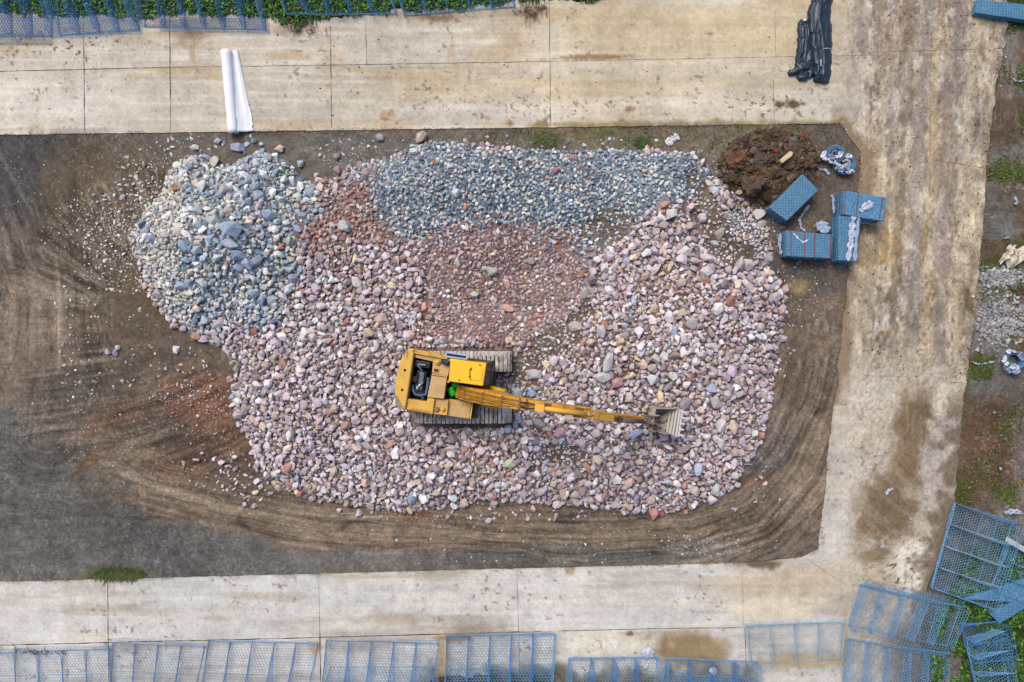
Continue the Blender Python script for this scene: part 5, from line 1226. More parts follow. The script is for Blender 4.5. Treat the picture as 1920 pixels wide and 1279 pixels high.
basket('gabion basket cut by the bottom edge right of the ochre stain', [(1588,1198),(1770,1228),(1760,1350),(1574,1330)], 5, h=.5, lean=.16, mdi=WIRE, r=.0085, rows=(.55,), cell=.12, dcell=1.0)
basket('large gabion basket with four rows of cells below the brown soil of the right verge', [(1744,1100),(1788,942),(1898,984),(1848,1140)], 4, h=.7, lean=.16, z0=.12, r=.009, mdi=WIRE2, rows=(.25,.5,.75), cell=.12, dcell=1.0)
basket('gabion basket cut by the right edge of the photo over weeds', [(1856,1104),(1890,1022),(1990,1060),(1960,1150)], 3, h=.5, lean=.16, mdi=WIRE, z0=.10, r=.008, rows=(.4,), cell=.12, dcell=1.0)
basket('narrow gabion basket standing on creepers in the lower right corner', [(1828,1290),(1810,1196),(1868,1180),(1898,1300)], 3, h=.7, lean=.16, mdi=WIRE, z0=.12, r=.009, cell=.12, dcell=1.0)
basket('dark gabion basket behind the narrow one in the lower right corner', [(1818,1240),(1800,1168),(1874,1168),(1886,1240)], 2, h=.5, lean=.3, z0=.07, m=WIRE3, r=.006, cell=.12)

# ------------------------------------------------------------------ bundles of folded baskets
def bundle_mat():
    m = mat('folded_blue_netting', (84,132,164), rough=0.5, var=0.12, vsc=2.5, bump=0.0, fine=(14, 0.12))
    nt = m.node_tree; N = nt.nodes; L = nt.links; b_ = N['Principled BSDF']
    tc = N.new('ShaderNodeTexCoord'); vo = N.new('ShaderNodeTexVoronoi'); vo.feature = 'DISTANCE_TO_EDGE'; vo.inputs['Scale'].default_value = 9; vo.inputs['Randomness'].default_value = 0.55
    L.new(tc.outputs['Object'], vo.inputs['Vector'])
    cr = N.new('ShaderNodeMapRange'); cr.inputs['From Min'].default_value = 0.03; cr.inputs['From Max'].default_value = 0.2; cr.inputs['To Min'].default_value = 1.2; cr.inputs['To Max'].default_value = 0.72
    L.new(vo.outputs['Distance'], cr.inputs['Value'])
    src = b_.inputs['Base Color'].links[0].from_socket; x = N.new('ShaderNodeVectorMath'); x.operation = 'SCALE'; L.new(src, x.inputs[0]); L.new(cr.outputs['Result'], x.inputs['Scale']); L.new(x.outputs[0], b_.inputs['Base Color'])
    bp = N.new('ShaderNodeBump'); bp.inputs['Strength'].default_value = .8; bp.inputs['Distance'].default_value = .04; bp.invert = True; L.new(vo.outputs['Distance'], bp.inputs['Height']); L.new(bp.outputs['Normal'], b_.inputs['Normal'])
    return m
MBU = bundle_mat()
m_strap = mat('red_strap', (128,58,72), rough=.6, var=.1, vsc=5)
m_film = mat('torn_white_film', (186,192,210), rough=.4, var=.1, vsc=6, spec=.5)
def film(pts, w, z, parent, name='plastic_film', m=None, amp=.05, seed=1):
    """crumpled strip of sheeting through photo pixels"""
    r_ = random.Random(seed); P = []
    for (x1, y1), (x2, y2) in zip(pts, pts[1:]):
        for i in range(6): P.append(lerp2((x1, y1), (x2, y2), i / 6))
    P.append(pts[-1]); P = [W(x + r_.uniform(-.6,.6), y + r_.uniform(-.6,.6), z) for x, y in P]
    bm = bmesh.new(); rows = []
    for i, p in enumerate(P):
        d = P[min(i+1, len(P)-1)] - P[max(i-1, 0)]; nrm = Vector((-d.y, d.x, 0)).normalized(); ww = w * r_.uniform(.3, 1.0) * (0.4 if i in (0, len(P)-1) else 1)
        rows.append([bm.verts.new(p + nrm * ww * (k / 4 - .5) + Vector((0, 0, .02 + r_.uniform(0, amp) + amp * .6 * (k % 2)))) for k in range(5)])
    low = [[bm.verts.new(v.co - Vector((0, 0, .006))) for v in r__] for r__ in rows]
    for R_a, R_b in ((rows, 0), (low, 1)):
        for a, b_ in zip(R_a, R_a[1:]):
            for k in range(4): bm.faces.new((a[k], a[k+1], b_[k+1], b_[k]))
    for i in range(len(rows) - 1):
        for k in (0, 4): bm.faces.new((rows[i][k], rows[i+1][k], low[i+1][k], low[i][k]))
    for i in (0, len(rows) - 1):
        for k in range(4): bm.faces.new((rows[i][k], rows[i][k+1], low[i][k+1], low[i][k]))
    bmesh.ops.recalc_face_normals(bm, faces=bm.faces)
    me = bpy.data.meshes.new(name); bm.to_mesh(me); bm.free(); return link(name, me, m or m_film, parent)
def bundle(label, top4, z0, z1, straps=(), lean=None, layers=9):
    """top4: photo outline of the top; sides slightly stepped like a stack of folded nets"""
    c = sum((W(*q, z1) for q in top4), Vector()) / 4; o = empty('netting_bundle', (c.x, c.y, z0), label, 'gabion bundle', 'stacked bundles of folded blue gabion netting')
    bm = bmesh.new()
    T = [W(*q, z1) for q in top4]
    for k in range(layers):
        za = z0 + (z1 - z0) * k / layers; zb_ = z0 + (z1 - z0) * (k + .88) / layers; j = Vector((random.uniform(-.015,.015), random.uniform(-.015,.015), 0)); e = random.uniform(.98, 1.0)
        if k == layers - 1: zb_ = z1; j = Vector(); e = 1
        lo = [((t.xy.to_3d() - c.xy.to_3d()) * e + c.xy.to_3d() + j + Vector((0, 0, za))) for t in T]; hi = [v + Vector((0, 0, zb_ - za)) for v in lo]
        va = [bm.verts.new(v) for v in lo + hi]; fs = [bm.faces.new([va[i] for i in q]) for q in ((3,2,1,0),(4,5,6,7),(0,1,5,4),(1,2,6,5),(2,3,7,6),(3,0,4,7))]
        bmesh.ops.recalc_face_normals(bm, faces=fs); bmesh.ops.bevel(bm, geom=list({e_ for f in fs for e_ in f.edges}), offset=.015 if k < layers - 1 else .035, segments=2, affect='EDGES', profile=.6)
    me = bpy.data.meshes.new('netting'); bm.to_mesh(me); bm.free(); link('netting', me, MBU, o)
    for t in straps:   # bands across, wrapping the block
        p = T[0].lerp(T[1], t); q = T[3].lerp(T[2], t); up = Vector((0, 0, .006)); d = (q - p).normalized() * .012
        s_ = MB()
        for a, b_ in ((p - d + up, q + d + up), (p - d + up, (p - d).xy.to_3d() + Vector((0,0,z0))), (q + d + up, (q + d).xy.to_3d() + Vector((0,0,z0)))):
            if abs((b_ - a).normalized().z) > .9: u_ = (T[1] - T[0]).normalized() * .018; s_.hexa([a - u_, a + u_, b_ + u_, b_ - u_, a - u_ + d * .6, a + u_ + d * .6, b_ + u_ + d * .6, b_ - u_ + d * .6])
            else: s_.beam(a, b_, .036, .01)
        s_.build('strap', m_strap, o)
    return o
bA = bundle('lone tilted bundle of blue netting beside the brown soil heap', [(1505,326),(1535,356),(1476,414),(1442,390)], 0.03, .82, ())
bB = bundle('bundle of blue netting with red straps, uppermost of the three touching ones', [(1583,357),(1664,371),(1655,415),(1580,402)], 0.05, .98, (.03,.33,.9))
film([(1612,397),(1625,385),(1636,380)], .36, .98, bB, seed=3); film([(1560,364),(1562,380),(1563,400)], .16, .5, bB, seed=8, m=mat('bluish_film', (160,178,204), rough=.4, var=.15, vsc=6)); film([(1612,416),(1640,420)], .2, .3, bB, seed=5)
bC = bundle('upright-lying bundle of blue netting with white plastic film along its right side', [(1572,404),(1615,406),(1605,491),(1572,488)], 0.05, .90, ())
film([(1600,405),(1597,430),(1595,455),(1589,489)], .34, .90, bC, seed=11); film([(1610,406),(1606,440),(1602,489)], .2, .92, bC, seed=12, m=mat('bluish_film'))
bD = bundle('bundle of blue netting with three red straps and a white V-shaped strip on top', [(1474,432),(1561,440),(1559,485),(1475,480)], 0.03, .80, (.1,.4,.62,.97))
film([(1487,437),(1497,448),(1506,455),(1515,450)], .09, .80, bD, seed=20, m=mat('clean_white_film', (236,236,244), rough=.4), amp=.02)
film([(1463,438),(1461,460),(1464,478)], .18, .4, bD, seed=21, m=mat('bluish_film')); film([(1530,428),(1543,422),(1550,436)], .55, .3, bD, seed=22, m=mat('bluish_film'))
bE = bundle('long flat bundle of blue netting at the upper right corner of the photo', [(1834,-2),(1990,16),(1985,46),(1828,24)], 0.0, .35, (), layers=4)
bF = bundle('blue folded netting slab half under the large basket in the lower right', [(1806,1124),(1920,1086),(1990,1075),(1900,1130)], 0.10, .30, (), layers=3)
bG = bundle('wedge-shaped blue netting slab above the creepers in the lower right', [(1856,1152),(1930,1114),(1990,1100),(1875,1170)], 0.10, .35, (), layers=3)

def litter(name, label, pts, w, seed, m=None, cat='plastic scrap', z=.05, amp=.04):
    o = film(pts, w, z, None, name, m, amp, seed); return tag(o, label, cat)
litter('plastic_scrap', 'long twisted strip of torn film running down from the lone tilted bundle', [(1517,385),(1507,398),(1498,412),(1502,428),(1510,434)], .16, 31)
litter('plastic_scrap', 'pale curled strip of film between the soil heap and the wire coils', [(1524,315),(1534,317),(1547,320),(1555,327)], .14, 32)
litter('plastic_scrap', 'whitish scrap of film at the upper tip of the lone tilted bundle', [(1499,320),(1505,316),(1510,314)], .3, 33)
litter('plastic_scrap', 'small bright scrap on the road right of the upright-lying bundle', [(1622,452),(1625,459)], .14, 34)
litter('plastic_scrap', 'white dusty patch of torn paper above the right end of the blue gravel', [(1248,270),(1260,262),(1272,255)], .4, 35, m=mat('dusty_paper', (206,204,206), rough=.8, var=.15, vsc=8))
litter('plastic_scrap', 'leaf-shaped white scrap on the brown wet patch of the right road', [(1660,927),(1666,919),(1674,915)], .17, 36)
litter('plastic_scrap', 'white scrap lowest on the brown wet patch of the right road', [(1649,1025),(1657,1024)], .2, 37)
litter('plastic_scrap', 'tiny white scrap left of centre on the brown wet patch', [(1645,975),(1647,973)], .08, 38)
litter('plastic_scrap', 'tiny white scrap at the right border of the brown wet patch', [(1705,970),(1709,975)], .1, 39)
litter('plastic_scrap', 'white stringy scrap at the right edge of the photo near the top', [(1899,146),(1903,153),(1912,153),(1924,152)], .09, 40)
litter('plastic_scrap', 'thin pale string on the verge left of the wrapped coil', [(1822,678),(1832,683),(1845,682),(1866,677)], .07, 41)
litter('plastic_scrap', 'white scrap on the verge below the wrapped coil', [(1862,773),(1866,775)], .12, 42)
litter('plastic_scrap', 'bluish white scrap on the brown soil of the lower right verge', [(1873,876),(1877,880)], .12, 43)
litter('plastic_scrap', 'white scrap at the bottom of the dark gap beside the narrow basket', [(1785,1272),(1788,1277),(1793,1274)], .1, 44)
litter('plastic_scrap', 'white scrap on the verge above the pale plastic heap', [(1884,448),(1892,444)], .1, 45)
litter('plastic_scrap', 'long pale scrap on the verge level with the bundles', [(1902,368),(1906,378),(1903,384)], .14, 46)
litter('rag', 'large crumpled cream plastic heap at the right edge of the photo', [(1878,474),(1890,482),(1900,476),(1914,488)], 1.1, 47, m=mat('cream_film', (212,202,180), rough=.5, var=.15, vsc=5), cat='plastic heap', amp=.22)
litter('plastic_scrap', 'crumpled grey scraps above the baskets at the right edge of the photo', [(1880,962),(1896,958),(1915,962)], .3, 48, amp=.12)
litter('rag', 'small red rag on the brown soil heap', [(1453,281),(1457,286)], .16, 49, m=mat('red_rag', (196,42,58), rough=.8, var=.1), cat='rag', z=.85)
q = MB(); q.prism([(1462,300),(1467,306),(1486,292),(1487,285),(1482,283)], .75, .95, .03); tag(q.build('pale_slab', mat('cream_slab', (214,190,150), rough=.8, var=.1, vsc=6), None), 'flat cream-coloured slab lying on the brown soil heap', 'slab')
q = MB(); q.hexa([W(1888,1006,.5), W(1930,1030,.5), W(1930,1042,.5), W(1884,1014,.5), W(1888,1006,.56), W(1930,1030,.56), W(1930,1042,.56), W(1884,1014,.56)], .01); tag(q.build('pale_board', mat('grey_board', (176,180,192), rough=.7, var=.08, vsc=4), None), 'pale grey board reaching in from the right edge over the baskets', 'board')
# silver puddle-like lumps on the lower road
for (px, py, r_, l_) in ((1215,1224,11,'round crumpled silvery plastic bag at the corner of the bottom basket'), (1338,1258,7,'smaller silvery bag lying on the mesh below the brown water stain')):
    bm = bmesh.new(); bmesh.ops.create_icosphere(bm, subdivisions=4, radius=1)
    for v in bm.verts:
        k = 1 + .22 * (float(vnoise(np.array(v.co.x * 3 + px), np.array(v.co.y * 3 + v.co.z * 2), 5)) - .5) * 2; v.co *= k; v.co.x *= r_ / PPM; v.co.y *= r_ / PPM; v.co.z *= .10
    me = bpy.data.meshes.new('plastic_bag'); bm.to_mesh(me); bm.free(); tag(link('plastic_bag', me, mat('silvery_film', (190,194,204), rough=.3, var=.2, vsc=8, bump=.6, bsc=12, spec=.5), None, loc=W(px, py, .13)), l_, 'plastic bag')

# ------------------------------------------------------------------ wire coils wrapped in white film
def coil(label, px, py, R, r, z, nturn, strips, seed, tilt=0.15):
    c = W(px, py, z); o = empty('wire_coil', (c.x, c.y, z - .1), label, 'wire coil'); r_ = random.Random(seed); q = MB(); R /= PPM; r /= PPM
    for k in range(nturn):
        rr = r + (R - r) * r_.uniform(0.05, 1); zz_ = r_.uniform(-.09, .12); ph = r_.uniform(0, 6.28); ex_ = r_.uniform(.0, .05)
        q.tube([c + Vector((rr * math.cos(a) * (1 + ex_), rr * math.sin(a), zz_ + tilt * rr * math.cos(a) * .4 + .02 * math.sin(2 * a + ph))) for a in [2 * math.pi * i / 28 for i in range(29)]], .014, 6, cap=False)
    q.build('coiled_wire', mat('coil_blue', (88,132,170), rough=.4, var=.15, vsc=8, spec=.5), o)
    for s_ in strips:
        film([(px + a, py + b_) for a, b_ in s_], r_.uniform(.14, .26), z + .12, o, 'film_wrapping', m=mat('clean_white_film' if r_.random() < .6 else 'bluish_film'), amp=.09, seed=r_.randint(0, 999))
    return o
coil('upper left blue wire coil of the two wrapped in torn white film', 1564, 290, 17, 10, .16, 44, [[(-18,-6),(-22,4),(-16,12)],[(-14,8),(-8,14),(0,18)],[(-6,-2),(0,-8),(6,-2)],[(2,6),(10,2),(14,-4)],[(-10,0),(-4,6),(2,4)]], 1)
coil('lower right blue wire coil of the two wrapped in torn white film', 1583, 308, 19, 12, .16, 44, [[(-20,-6),(-14,2),(-6,4)],[(-8,10),(-2,4),(6,-2)],[(0,-12),(8,-16),(14,-10)],[(8,14),(4,6),(12,2)],[(-16,6),(-10,12),(-2,14)],[(4,18),(14,12),(18,16)],[(-4,-4),(4,-8),(10,-2)]], 2)
coil('blue wire coil wrapped in white film on the green verge at the right edge', 1899, 676, 18, 11, .16, 40, [[(-16,-10),(-18,0),(-12,10)],[(-8,14),(2,12),(10,16)],[(-10,4),(-2,10),(6,8)],[(4,-14),(12,-8),(16,0)],[(-4,18),(4,22),(12,18)],[(-14,-14),(-6,-18),(4,-16)],[(-20,12),(-12,16),(-6,22)]], 3)

# ------------------------------------------------------------------ white geotextile roll
rollT, rollB = W(423.5, 95, .22), W(437.5, 249, .22)
ro = empty('fabric_roll', ((rollT.x + rollB.x) / 2, (rollT.y + rollB.y) / 2, .05), 'roll of white fabric lying on the upper road with a loose end spread beside it', 'fabric roll')
m_wht = mat('white_geotextile', (246,247,252), rough=.85, var=.025, vsc=3, bump=.08, bsc=20)
q = MB(); d_ = (rollB - rollT); n_ = 24
pts = [rollT + d_ * i / n_ for i in range(n_ + 1)]
q.tube(pts, [.212 + .006 * math.sin(i * 1.3) for i in range(n_ + 1)], 32, cap=True); q.build('roll', m_wht, ro)
q = MB(); q.tube([rollB + d_.normalized() * .002, rollB + d_.normalized() * .012], .055, 16); q.build('core_shade_disc', m_blk, ro)  # solid black disc stands in for the shade inside the core
bm = bmesh.new(); rows = []
edgeR = [(443,94),(446,94.5),(450,115),(455,140),(460,165),(464,188),(469,206),(472,216),(473,228),(475,234),(472,238),(476,245)]
for i in range(30):
    t = i / 29; a = pts[0].lerp(pts[-1], t); k = t * (len(edgeR) - 1); j = min(int(k), len(edgeR) - 2); ed = lerp2(edgeR[j], edgeR[j+1], k - j)
    e = W(*ed, .09); row = []
    for s_ in range(15):
        u = s_ / 14; p = a.lerp(e, .25 + .75 * u); h_ = .20 * (1 - u) ** 3 + .075 + .05 * math.exp(-((u - (.8 - .2 * t)) / .14) ** 2) * (1 - t * .4) + .012 * math.sin(u * 9 + t * 6)
        row.append(bm.verts.new((p.x, p.y, h_)))
    rows.append(row)
for a, b_ in zip(rows, rows[1:]):
    for k in range(14): f = bm.faces.new((a[k], a[k+1], b_[k+1], b_[k])); f.smooth = True
bmesh.ops.recalc_face_normals(bm, faces=bm.faces); bmesh.ops.solidify(bm, geom=bm.faces[:], thickness=.01)
me = bpy.data.meshes.new('loose_end'); bm.to_mesh(me); bm.free(); link('loose_end', me, m_wht, ro)

# ------------------------------------------------------------------ black sheeting
m_tarp = mat('black_sheeting', (26,46,64), rough=.45, var=.15, vsc=3, bump=.1, bsc=7, spec=.5, dirt=(36,60,78), dsc=2.2, dth=.6)
def tarp(label, line, hts, seed):
    """line: (px, py, half width px) down the length; draped folded sheet"""
    r_ = random.Random(seed); ph = [r_.uniform(0, 6.28) for _ in range(8)]; fr_ = [r_.uniform(2, 7) for _ in range(8)]
    bm = bmesh.new(); rows = []; N1 = 70; N2 = 36
    for i in range(N1 + 1):
        t = i / N1 * (len(line) - 1); j = min(int(t), len(line) - 2); f = t - j; f = f * f * (3 - 2 * f)
        x, y, w = [line[j][k] * (1 - f) + line[j+1][k] * f for k in range(3)]; hh = hts[j] * (1 - f) + hts[j+1] * f
        dx, dy = line[min(j+1, len(line)-1)][0] - line[j][0], line[min(j+1, len(line)-1)][1] - line[j][1]; L = math.hypot(dx, dy); nx, ny = dy / L, -dx / L
        endf = min(1, i / 3, (N1 - i) / 3); w = w * (0.75 + .25 * endf) + .9 * math.sin(i * .7 + ph[0]) + .6 * math.sin(i * 1.9 + ph[1])
        row = []
        for k in range(N2 + 1):
            u = k / N2 * 2 - 1; prof_ = (1 - abs(u) ** 3.2) ** .6 if abs(u) < 1 else 0
            fold = .25 * sum(math.sin(u * fr_[q_] * 1.3 + i / N1 * (6 + 2 * q_) * (1 if q_ % 2 else -1) + ph[q_]) * (.5 ** (q_ * .5)) for q_ in range(5)) * .03 + (float(fbm(np.array(u * 1.5 + seed + i * .05), np.array(i / 12.0), 1.0, 7, 4)) - .5) * .24
            ridge = .04 * math.exp(-((u - .3 * math.sin(i * .06 + ph[2])) / .10) ** 2) - .07 * math.exp(-((u + .3 + .2 * math.sin(i * .09 + ph[3])) / .05) ** 2)
            z = .05 + (hh * prof_ + (fold + ridge) * prof_) * (0.35 + .65 * endf)
            p = W(x + nx * u * w, y + ny * u * w, max(z, .05)); row.append(bm.verts.new(p))
        rows.append(row)
    for a, b_ in zip(rows, rows[1:]):
        for k in range(N2): f = bm.faces.new((a[k], a[k+1], b_[k+1], b_[k])); f.smooth = True
    bmesh.ops.recalc_face_normals(bm, faces=bm.faces)
    me = bpy.data.meshes.new('black_sheet'); bm.to_mesh(me); bm.free()
    o = empty('black_sheet', W(line[len(line)//2][0], line[len(line)//2][1], .05), label, 'plastic sheet'); link('folded_sheet', me, m_tarp, o); return o
t1 = tarp('longer roll of folded black sheeting cut by the top edge of the photo', [(1552,-70,20),(1546,-30,20),(1540,5,20),(1535,30,22),(1537,60,23),(1539,90,21),(1541,120,18),(1541,140,17),(1539,156,15)], [.25,.25,.28,.3,.32,.32,.3,.26,.16], 5)
t2 = tarp('shorter folded black sheet with a tail at its foot, left of the longer one', [(1506,36,7),(1507,46,12),(1510,70,15),(1511,95,18),(1511,115,20),(1511,130,21),(1510,146,14)], [.16,.22,.24,.26,.26,.24,.12], 9)
q = MB(); q.tube([W(1500,126,.14), W(1494,132,.12), W(1488,136,.1), W(1480,137,.09), W(1477,137,.08)], [.12,.16,.13,.14,.05], 12); q.tube([W(1528,120,.14), W(1515,126,.2), W(1500,132,.2), W(1488,137,.14)], [.04,.06,.06,.04], 10); q.tube([W(1516,138,.12), W(1508,146,.14), W(1500,146,.12), W(1494,142,.1)], [.1,.13,.13,.06], 12); q.build('sheet_tail', m_tarp, t2)
q = MB(); q.prism([(1505,39),(1509,34),(1513,38)], .36, .385); q.build('white_tag', mat('clean_white_film'), t2)
film([(1541,92),(1550,91),(1558,91)], .04, .36, t1, 'tape', seed=61, amp=.01); film([(1539,112),(1539,118),(1539,124)], .07, .36, t1, 'chalk_smear', seed=62, amp=.01)

# ------------------------------------------------------------------ soil heap: clods
m_clod = mat('wet_brown_clods', attr=True, rough=.98, var=.18, vsc=6, bump=.8, bsc=18, fine=(26, .3))
crng = np.random.default_rng(44)
def clod_mesh(name, r, col, seed):
    v, f = ico(4 if r > .2 else 3); s_ = crng.uniform(.8, 1.25, 3) * np.array([1, 1, .72]); k = 1 + (fbm(v[:, 0] * 10 + seed * 3.1 + v[:, 2] * 7, v[:, 1] * 10 + v[:, 2] * 9, 6, seed, 5) - .5) * 1.7
    v = v * k[:, None] * s_ * r; c = to_lin(np.tile(np.array(col, float) * .84, (len(v), 1)) * (1 + (fbm(v[:, 0] * 60, v[:, 1] * 60, 6, seed + 3) - .5)[:, None] * .5))
    return mesh_np(name, v, f, c, False)
CL = [(1380,300,20,(128,90,66),'largest reddish brown clod at the left end of the soil heap'),(1376,338,15,(92,74,48),'olive-brown clod at the lower left corner of the soil heap'),(1408,348,22,(112,90,72),'broad flat clod at the lower edge of the soil heap'),
      (1430,300,18,(110,90,78),'grey-brown clod in the middle of the soil heap'),(1465,345,13,(96,72,46),'round brown clod touching the lone tilted bundle'),(1508,258,13,(134,96,76),'pale brown clod at the upper right tip of the soil heap'),
      (1485,268,10,(132,116,112),'greyish clod near the upper right tip of the soil heap'),(1412,322,13,(100,76,52),'brown clod below the middle of the soil heap'),(1450,330,12,(92,70,50),'dark clod above the broad flat one'),
      (1508,300,11,(106,82,54),'mustard-brown clod right of the cream slab'),(1400,272,12,(96,72,54),'dark clod at the upper left of the soil heap'),(1475,315,13,(110,92,80),'grey-brown clod below the cream slab'),
      (1516,280,7,(140,90,66),'small orange-brown clod at the right side of the soil heap'),(1440,262,12,(88,70,50),'dark clod at the upper side of the soil heap'),(1437,365,11,(84,64,44),'dark clod at the bottom of the soil heap')]
for i, (px, py, r_, c_, l_) in enumerate(CL):
    x, y = g_of(px, py); z = float(gh(x, y)); o = link('soil_clod', clod_mesh('soil_clod', r_ * .86 / PPM, c_, 500 + i), m_clod, loc=Vector(((x - 960) / PPM, (639.5 - y) / PPM, z + r_ / PPM * .25))); tag(o, l_, 'soil clod', 'clods of the brown soil heap')
vs, fs, cs, off = [], [], [], 0
for i in range(3400):
    v0, f0 = PROTO[2][i % 50]
    a = crng.uniform(0, 6.28); q_ = math.sqrt(crng.uniform(0, 1)); px = 1442 + 94 * q_ * math.cos(a) + 10 * math.sin(a); py = 314 + 70 * q_ * math.sin(a) - 8 * math.cos(a)
    if (px < 1365 and py > 330) or py < 238 or px > 1532 or (px > 1490 and py > 318): continue
    r_ = (1.2 + 6 * crng.uniform(0, 1) ** 3.5) / PPM; z = float(gh(px, py)); k = 1 + (fbm(v0[:, 0] * 9 + i, v0[:, 1] * 9 + v0[:, 2] * 8, 7, 600 + i % 50, 3) - .5) * .7
    c = np.array([(96,76,60),(84,66,50),(100,82,68),(110,84,68),(84,72,54),(118,106,96)][crng.integers(0, 6)]) * crng.uniform(.85, 1.15)
    v = v0 * k[:, None] * r_ * crng.uniform(.75, 1.25, 3) + np.array([(px - 960) / PPM, (639.5 - py) / PPM, z + r_ * .3]); vs.append(v); fs.append(f0 + off); cs.append(np.tile(to_lin(c), (len(v), 1))); off += len(v)
tag(link('crumbled_soil', mesh_np('crumbled_soil', np.concatenate(vs), np.concatenate(fs), np.concatenate(cs), False), m_clod), 'crumbled brown soil with red bits beside the blue bundles', 'soil', kind='stuff')

# ------------------------------------------------------------------ gravel patch on the right verge
n2_ = 2200; X = crng.normal(1876, 27, n2_); Y = np.where(crng.uniform(0, 1, n2_) < .35, crng.normal(520, 10, n2_), crng.normal(600, 24, n2_)); keep = (X > xout(Y) + 2) & (X < 1980); X, Y = X[keep], Y[keep]
A2_ = len(X); A = np.stack([X, Y, 0.9 + 3.2 * crng.uniform(0, 1, A2_) ** 2.5], -1); rad = A[:, 2] / PPM * 1.2; ctr = np.stack([(X - 960) / PPM, (639.5 - Y) / PPM, gh(X, Y) + rad * .4], -1)
scl = np.stack([crng.uniform(.9, 1.4, A2_), crng.uniform(.8, 1.1, A2_), crng.uniform(.6, .95, A2_)], -1); R1 = rotmats(A2_, crng); R2 = R1; colr = pick('fine', A2_, crng); w_ = crng.uniform(0, 1, A2_) < .25; colr[w_] = pick('pink', int(w_.sum()), crng); colr = colr * .82
v, f, c = stones_mesh('verge_gravel', np.arange(A2_), 1); tag(link('verge_gravel', mesh_np('verge_gravel', v, f, c), m_stone), 'patch of grey and pinkish gravel on the verge right of the road', 'gravel', kind='stuff')

# soil and grit spilled along the edges of the slabs
ex_l = []
for x in np.arange(0, 1575, .55): ex_l.append((x, float(ytop_in(np.array([x]))[0]) + crng.normal() * 2.6 + .6))
for x in np.arange(0, 1395, .6): ex_l.append((x, float(ybot_in(np.array([x]))[0]) + crng.normal() * 2.6 - .6))
for y in np.arange(236, 1050, .35): ex_l.append((float(xin(y)) + crng.normal() * 3.2 + 1, y))
for y in np.arange(-20, 1100, .3): ex_l.append((float(xout(y)) + crng.normal() * 5 - 2, y))
E_ = np.array(ex_l); keep = fbm(E_[:, 0], E_[:, 1], 26, 640, 3) > .52; E_ = E_[keep]; A2_ = len(E_)
A = np.concatenate([E_, (.35 + .9 * crng.uniform(0, 1, (A2_, 1)) ** 3)], 1); rad = A[:, 2] / PPM; ctr = np.stack([(A[:, 0] - 960) / PPM, (639.5 - A[:, 1]) / PPM, .045 + rad * .2], -1)
scl = np.ones((A2_, 3)) * [1.5, 1.1, .6]; R1 = rotmats(A2_, crng); R2 = R1; colr = np.array([126, 112, 94.]) * crng.uniform(.85, 1.25, (A2_, 1))
v, f, c = stones_mesh('soil_crumbs', np.arange(A2_), 1); tag(link('soil_crumbs', mesh_np('soil_crumbs', v, f, c), m_stone), 'crumbs of soil spilled along the edges of the concrete road', 'soil', kind='stuff')

# grit on the concrete and the verge
X = crng.uniform(1560, 1900, 2600); Y = crng.uniform(-20, 720, 2600); kk = (X < xout(Y)) & (X > xin(Y)) & (fbm(X, Y, 50, 620) > .47); X, Y = X[kk], Y[kk]
X = np.concatenate([X, crng.uniform(0, 1560, 260), crng.uniform(1800, 1920, 160)]); Y = np.concatenate([Y, crng.uniform(60, 225, 260), crng.uniform(60, 900, 160)])
A2_ = len(X); A = np.stack([X, Y, 0.5 + 1.5 * crng.uniform(0, 1, A2_) ** 3], -1); rad = A[:, 2] / PPM; ctr = np.stack([(X - 960) / PPM, (639.5 - Y) / PPM, .05 + rad * .3], -1)
scl = np.ones((A2_, 3)) * [1.2, 1, .7]; R1 = rotmats(A2_, crng); R2 = R1; colr = pick('fine', A2_, crng); w_ = crng.uniform(0, 1, A2_) < .55; colr[w_] = np.array([96, 78, 62.])
v, f, c = stones_mesh('road_grit', np.arange(A2_), 1); tag(link('road_grit', mesh_np('road_grit', v, f, c), m_stone), 'grit and soil crumbs scattered over the concrete road', 'grit', kind='stuff')

# ------------------------------------------------------------------ vegetation
m_leaf = mat('creeper_leaves', attr=True, rough=.6, var=.2, vsc=4, spec=.3)
def leaves(name, label, n, xr, yr, test, cols, size, hmax, cat='ground cover', up=.4):
    X = crng.uniform(*xr, n); Y = crng.uniform(*yr, n); k = test(X, Y); X, Y = X[k], Y[k]; n = len(X)
    s_ = size * crng.uniform(.5, 1.3, n); z = np.maximum(gh(X, Y), 0) + hmax * crng.uniform(.05, 1, n) * (0.4 + 1.2 * fbm(X, Y, 16, 700))
    yaw = crng.uniform(0, 6.28, n); t1_ = crng.normal(size=n) * up; t2_ = crng.normal(size=n) * up; Rm = eul(t1_, t2_, yaw)
    L = np.array([[-.5, 0, 0], [-.1, -.36, .06], [.5, 0, -.04], [-.1, .36, .06]]); V = np.einsum('kij,vj->kvi', Rm, L) * s_[:, None, None] + np.stack([(X - 960) / PPM, (639.5 - Y) / PPM, z], -1)[:, None]
    F = np.arange(n * 4).reshape(n, 4); cc = np.array(cols, float)[crng.integers(0, len(cols), n)] * crng.uniform(.75, 1.3, (n, 1))
    return tag(link(name, mesh_np(name, V.reshape(-1, 3), F, np.repeat(to_lin(cc), 4, 0)), m_leaf), label, cat, kind='stuff')
GR = [(58,98,26),(74,118,34),(40,76,22),(96,134,44),(52,84,34),(34,62,20)]
nz = lambda X, Y, sc, s_, th: fbm(X, Y, sc, s_, 4) > th
leaves('green_creepers', 'green creeping plants along the upper verge behind the baskets', 60000, (-100, 1580), (-110, 62), lambda X, Y: (Y < ytop_out(X) + 14 * (fbm(X, Y, 18, 702) - .35) + 14 * np.exp(-((X - 545) / 40) ** 2)) & nz(X, Y, 26, 701, .3), GR, .13, .18)
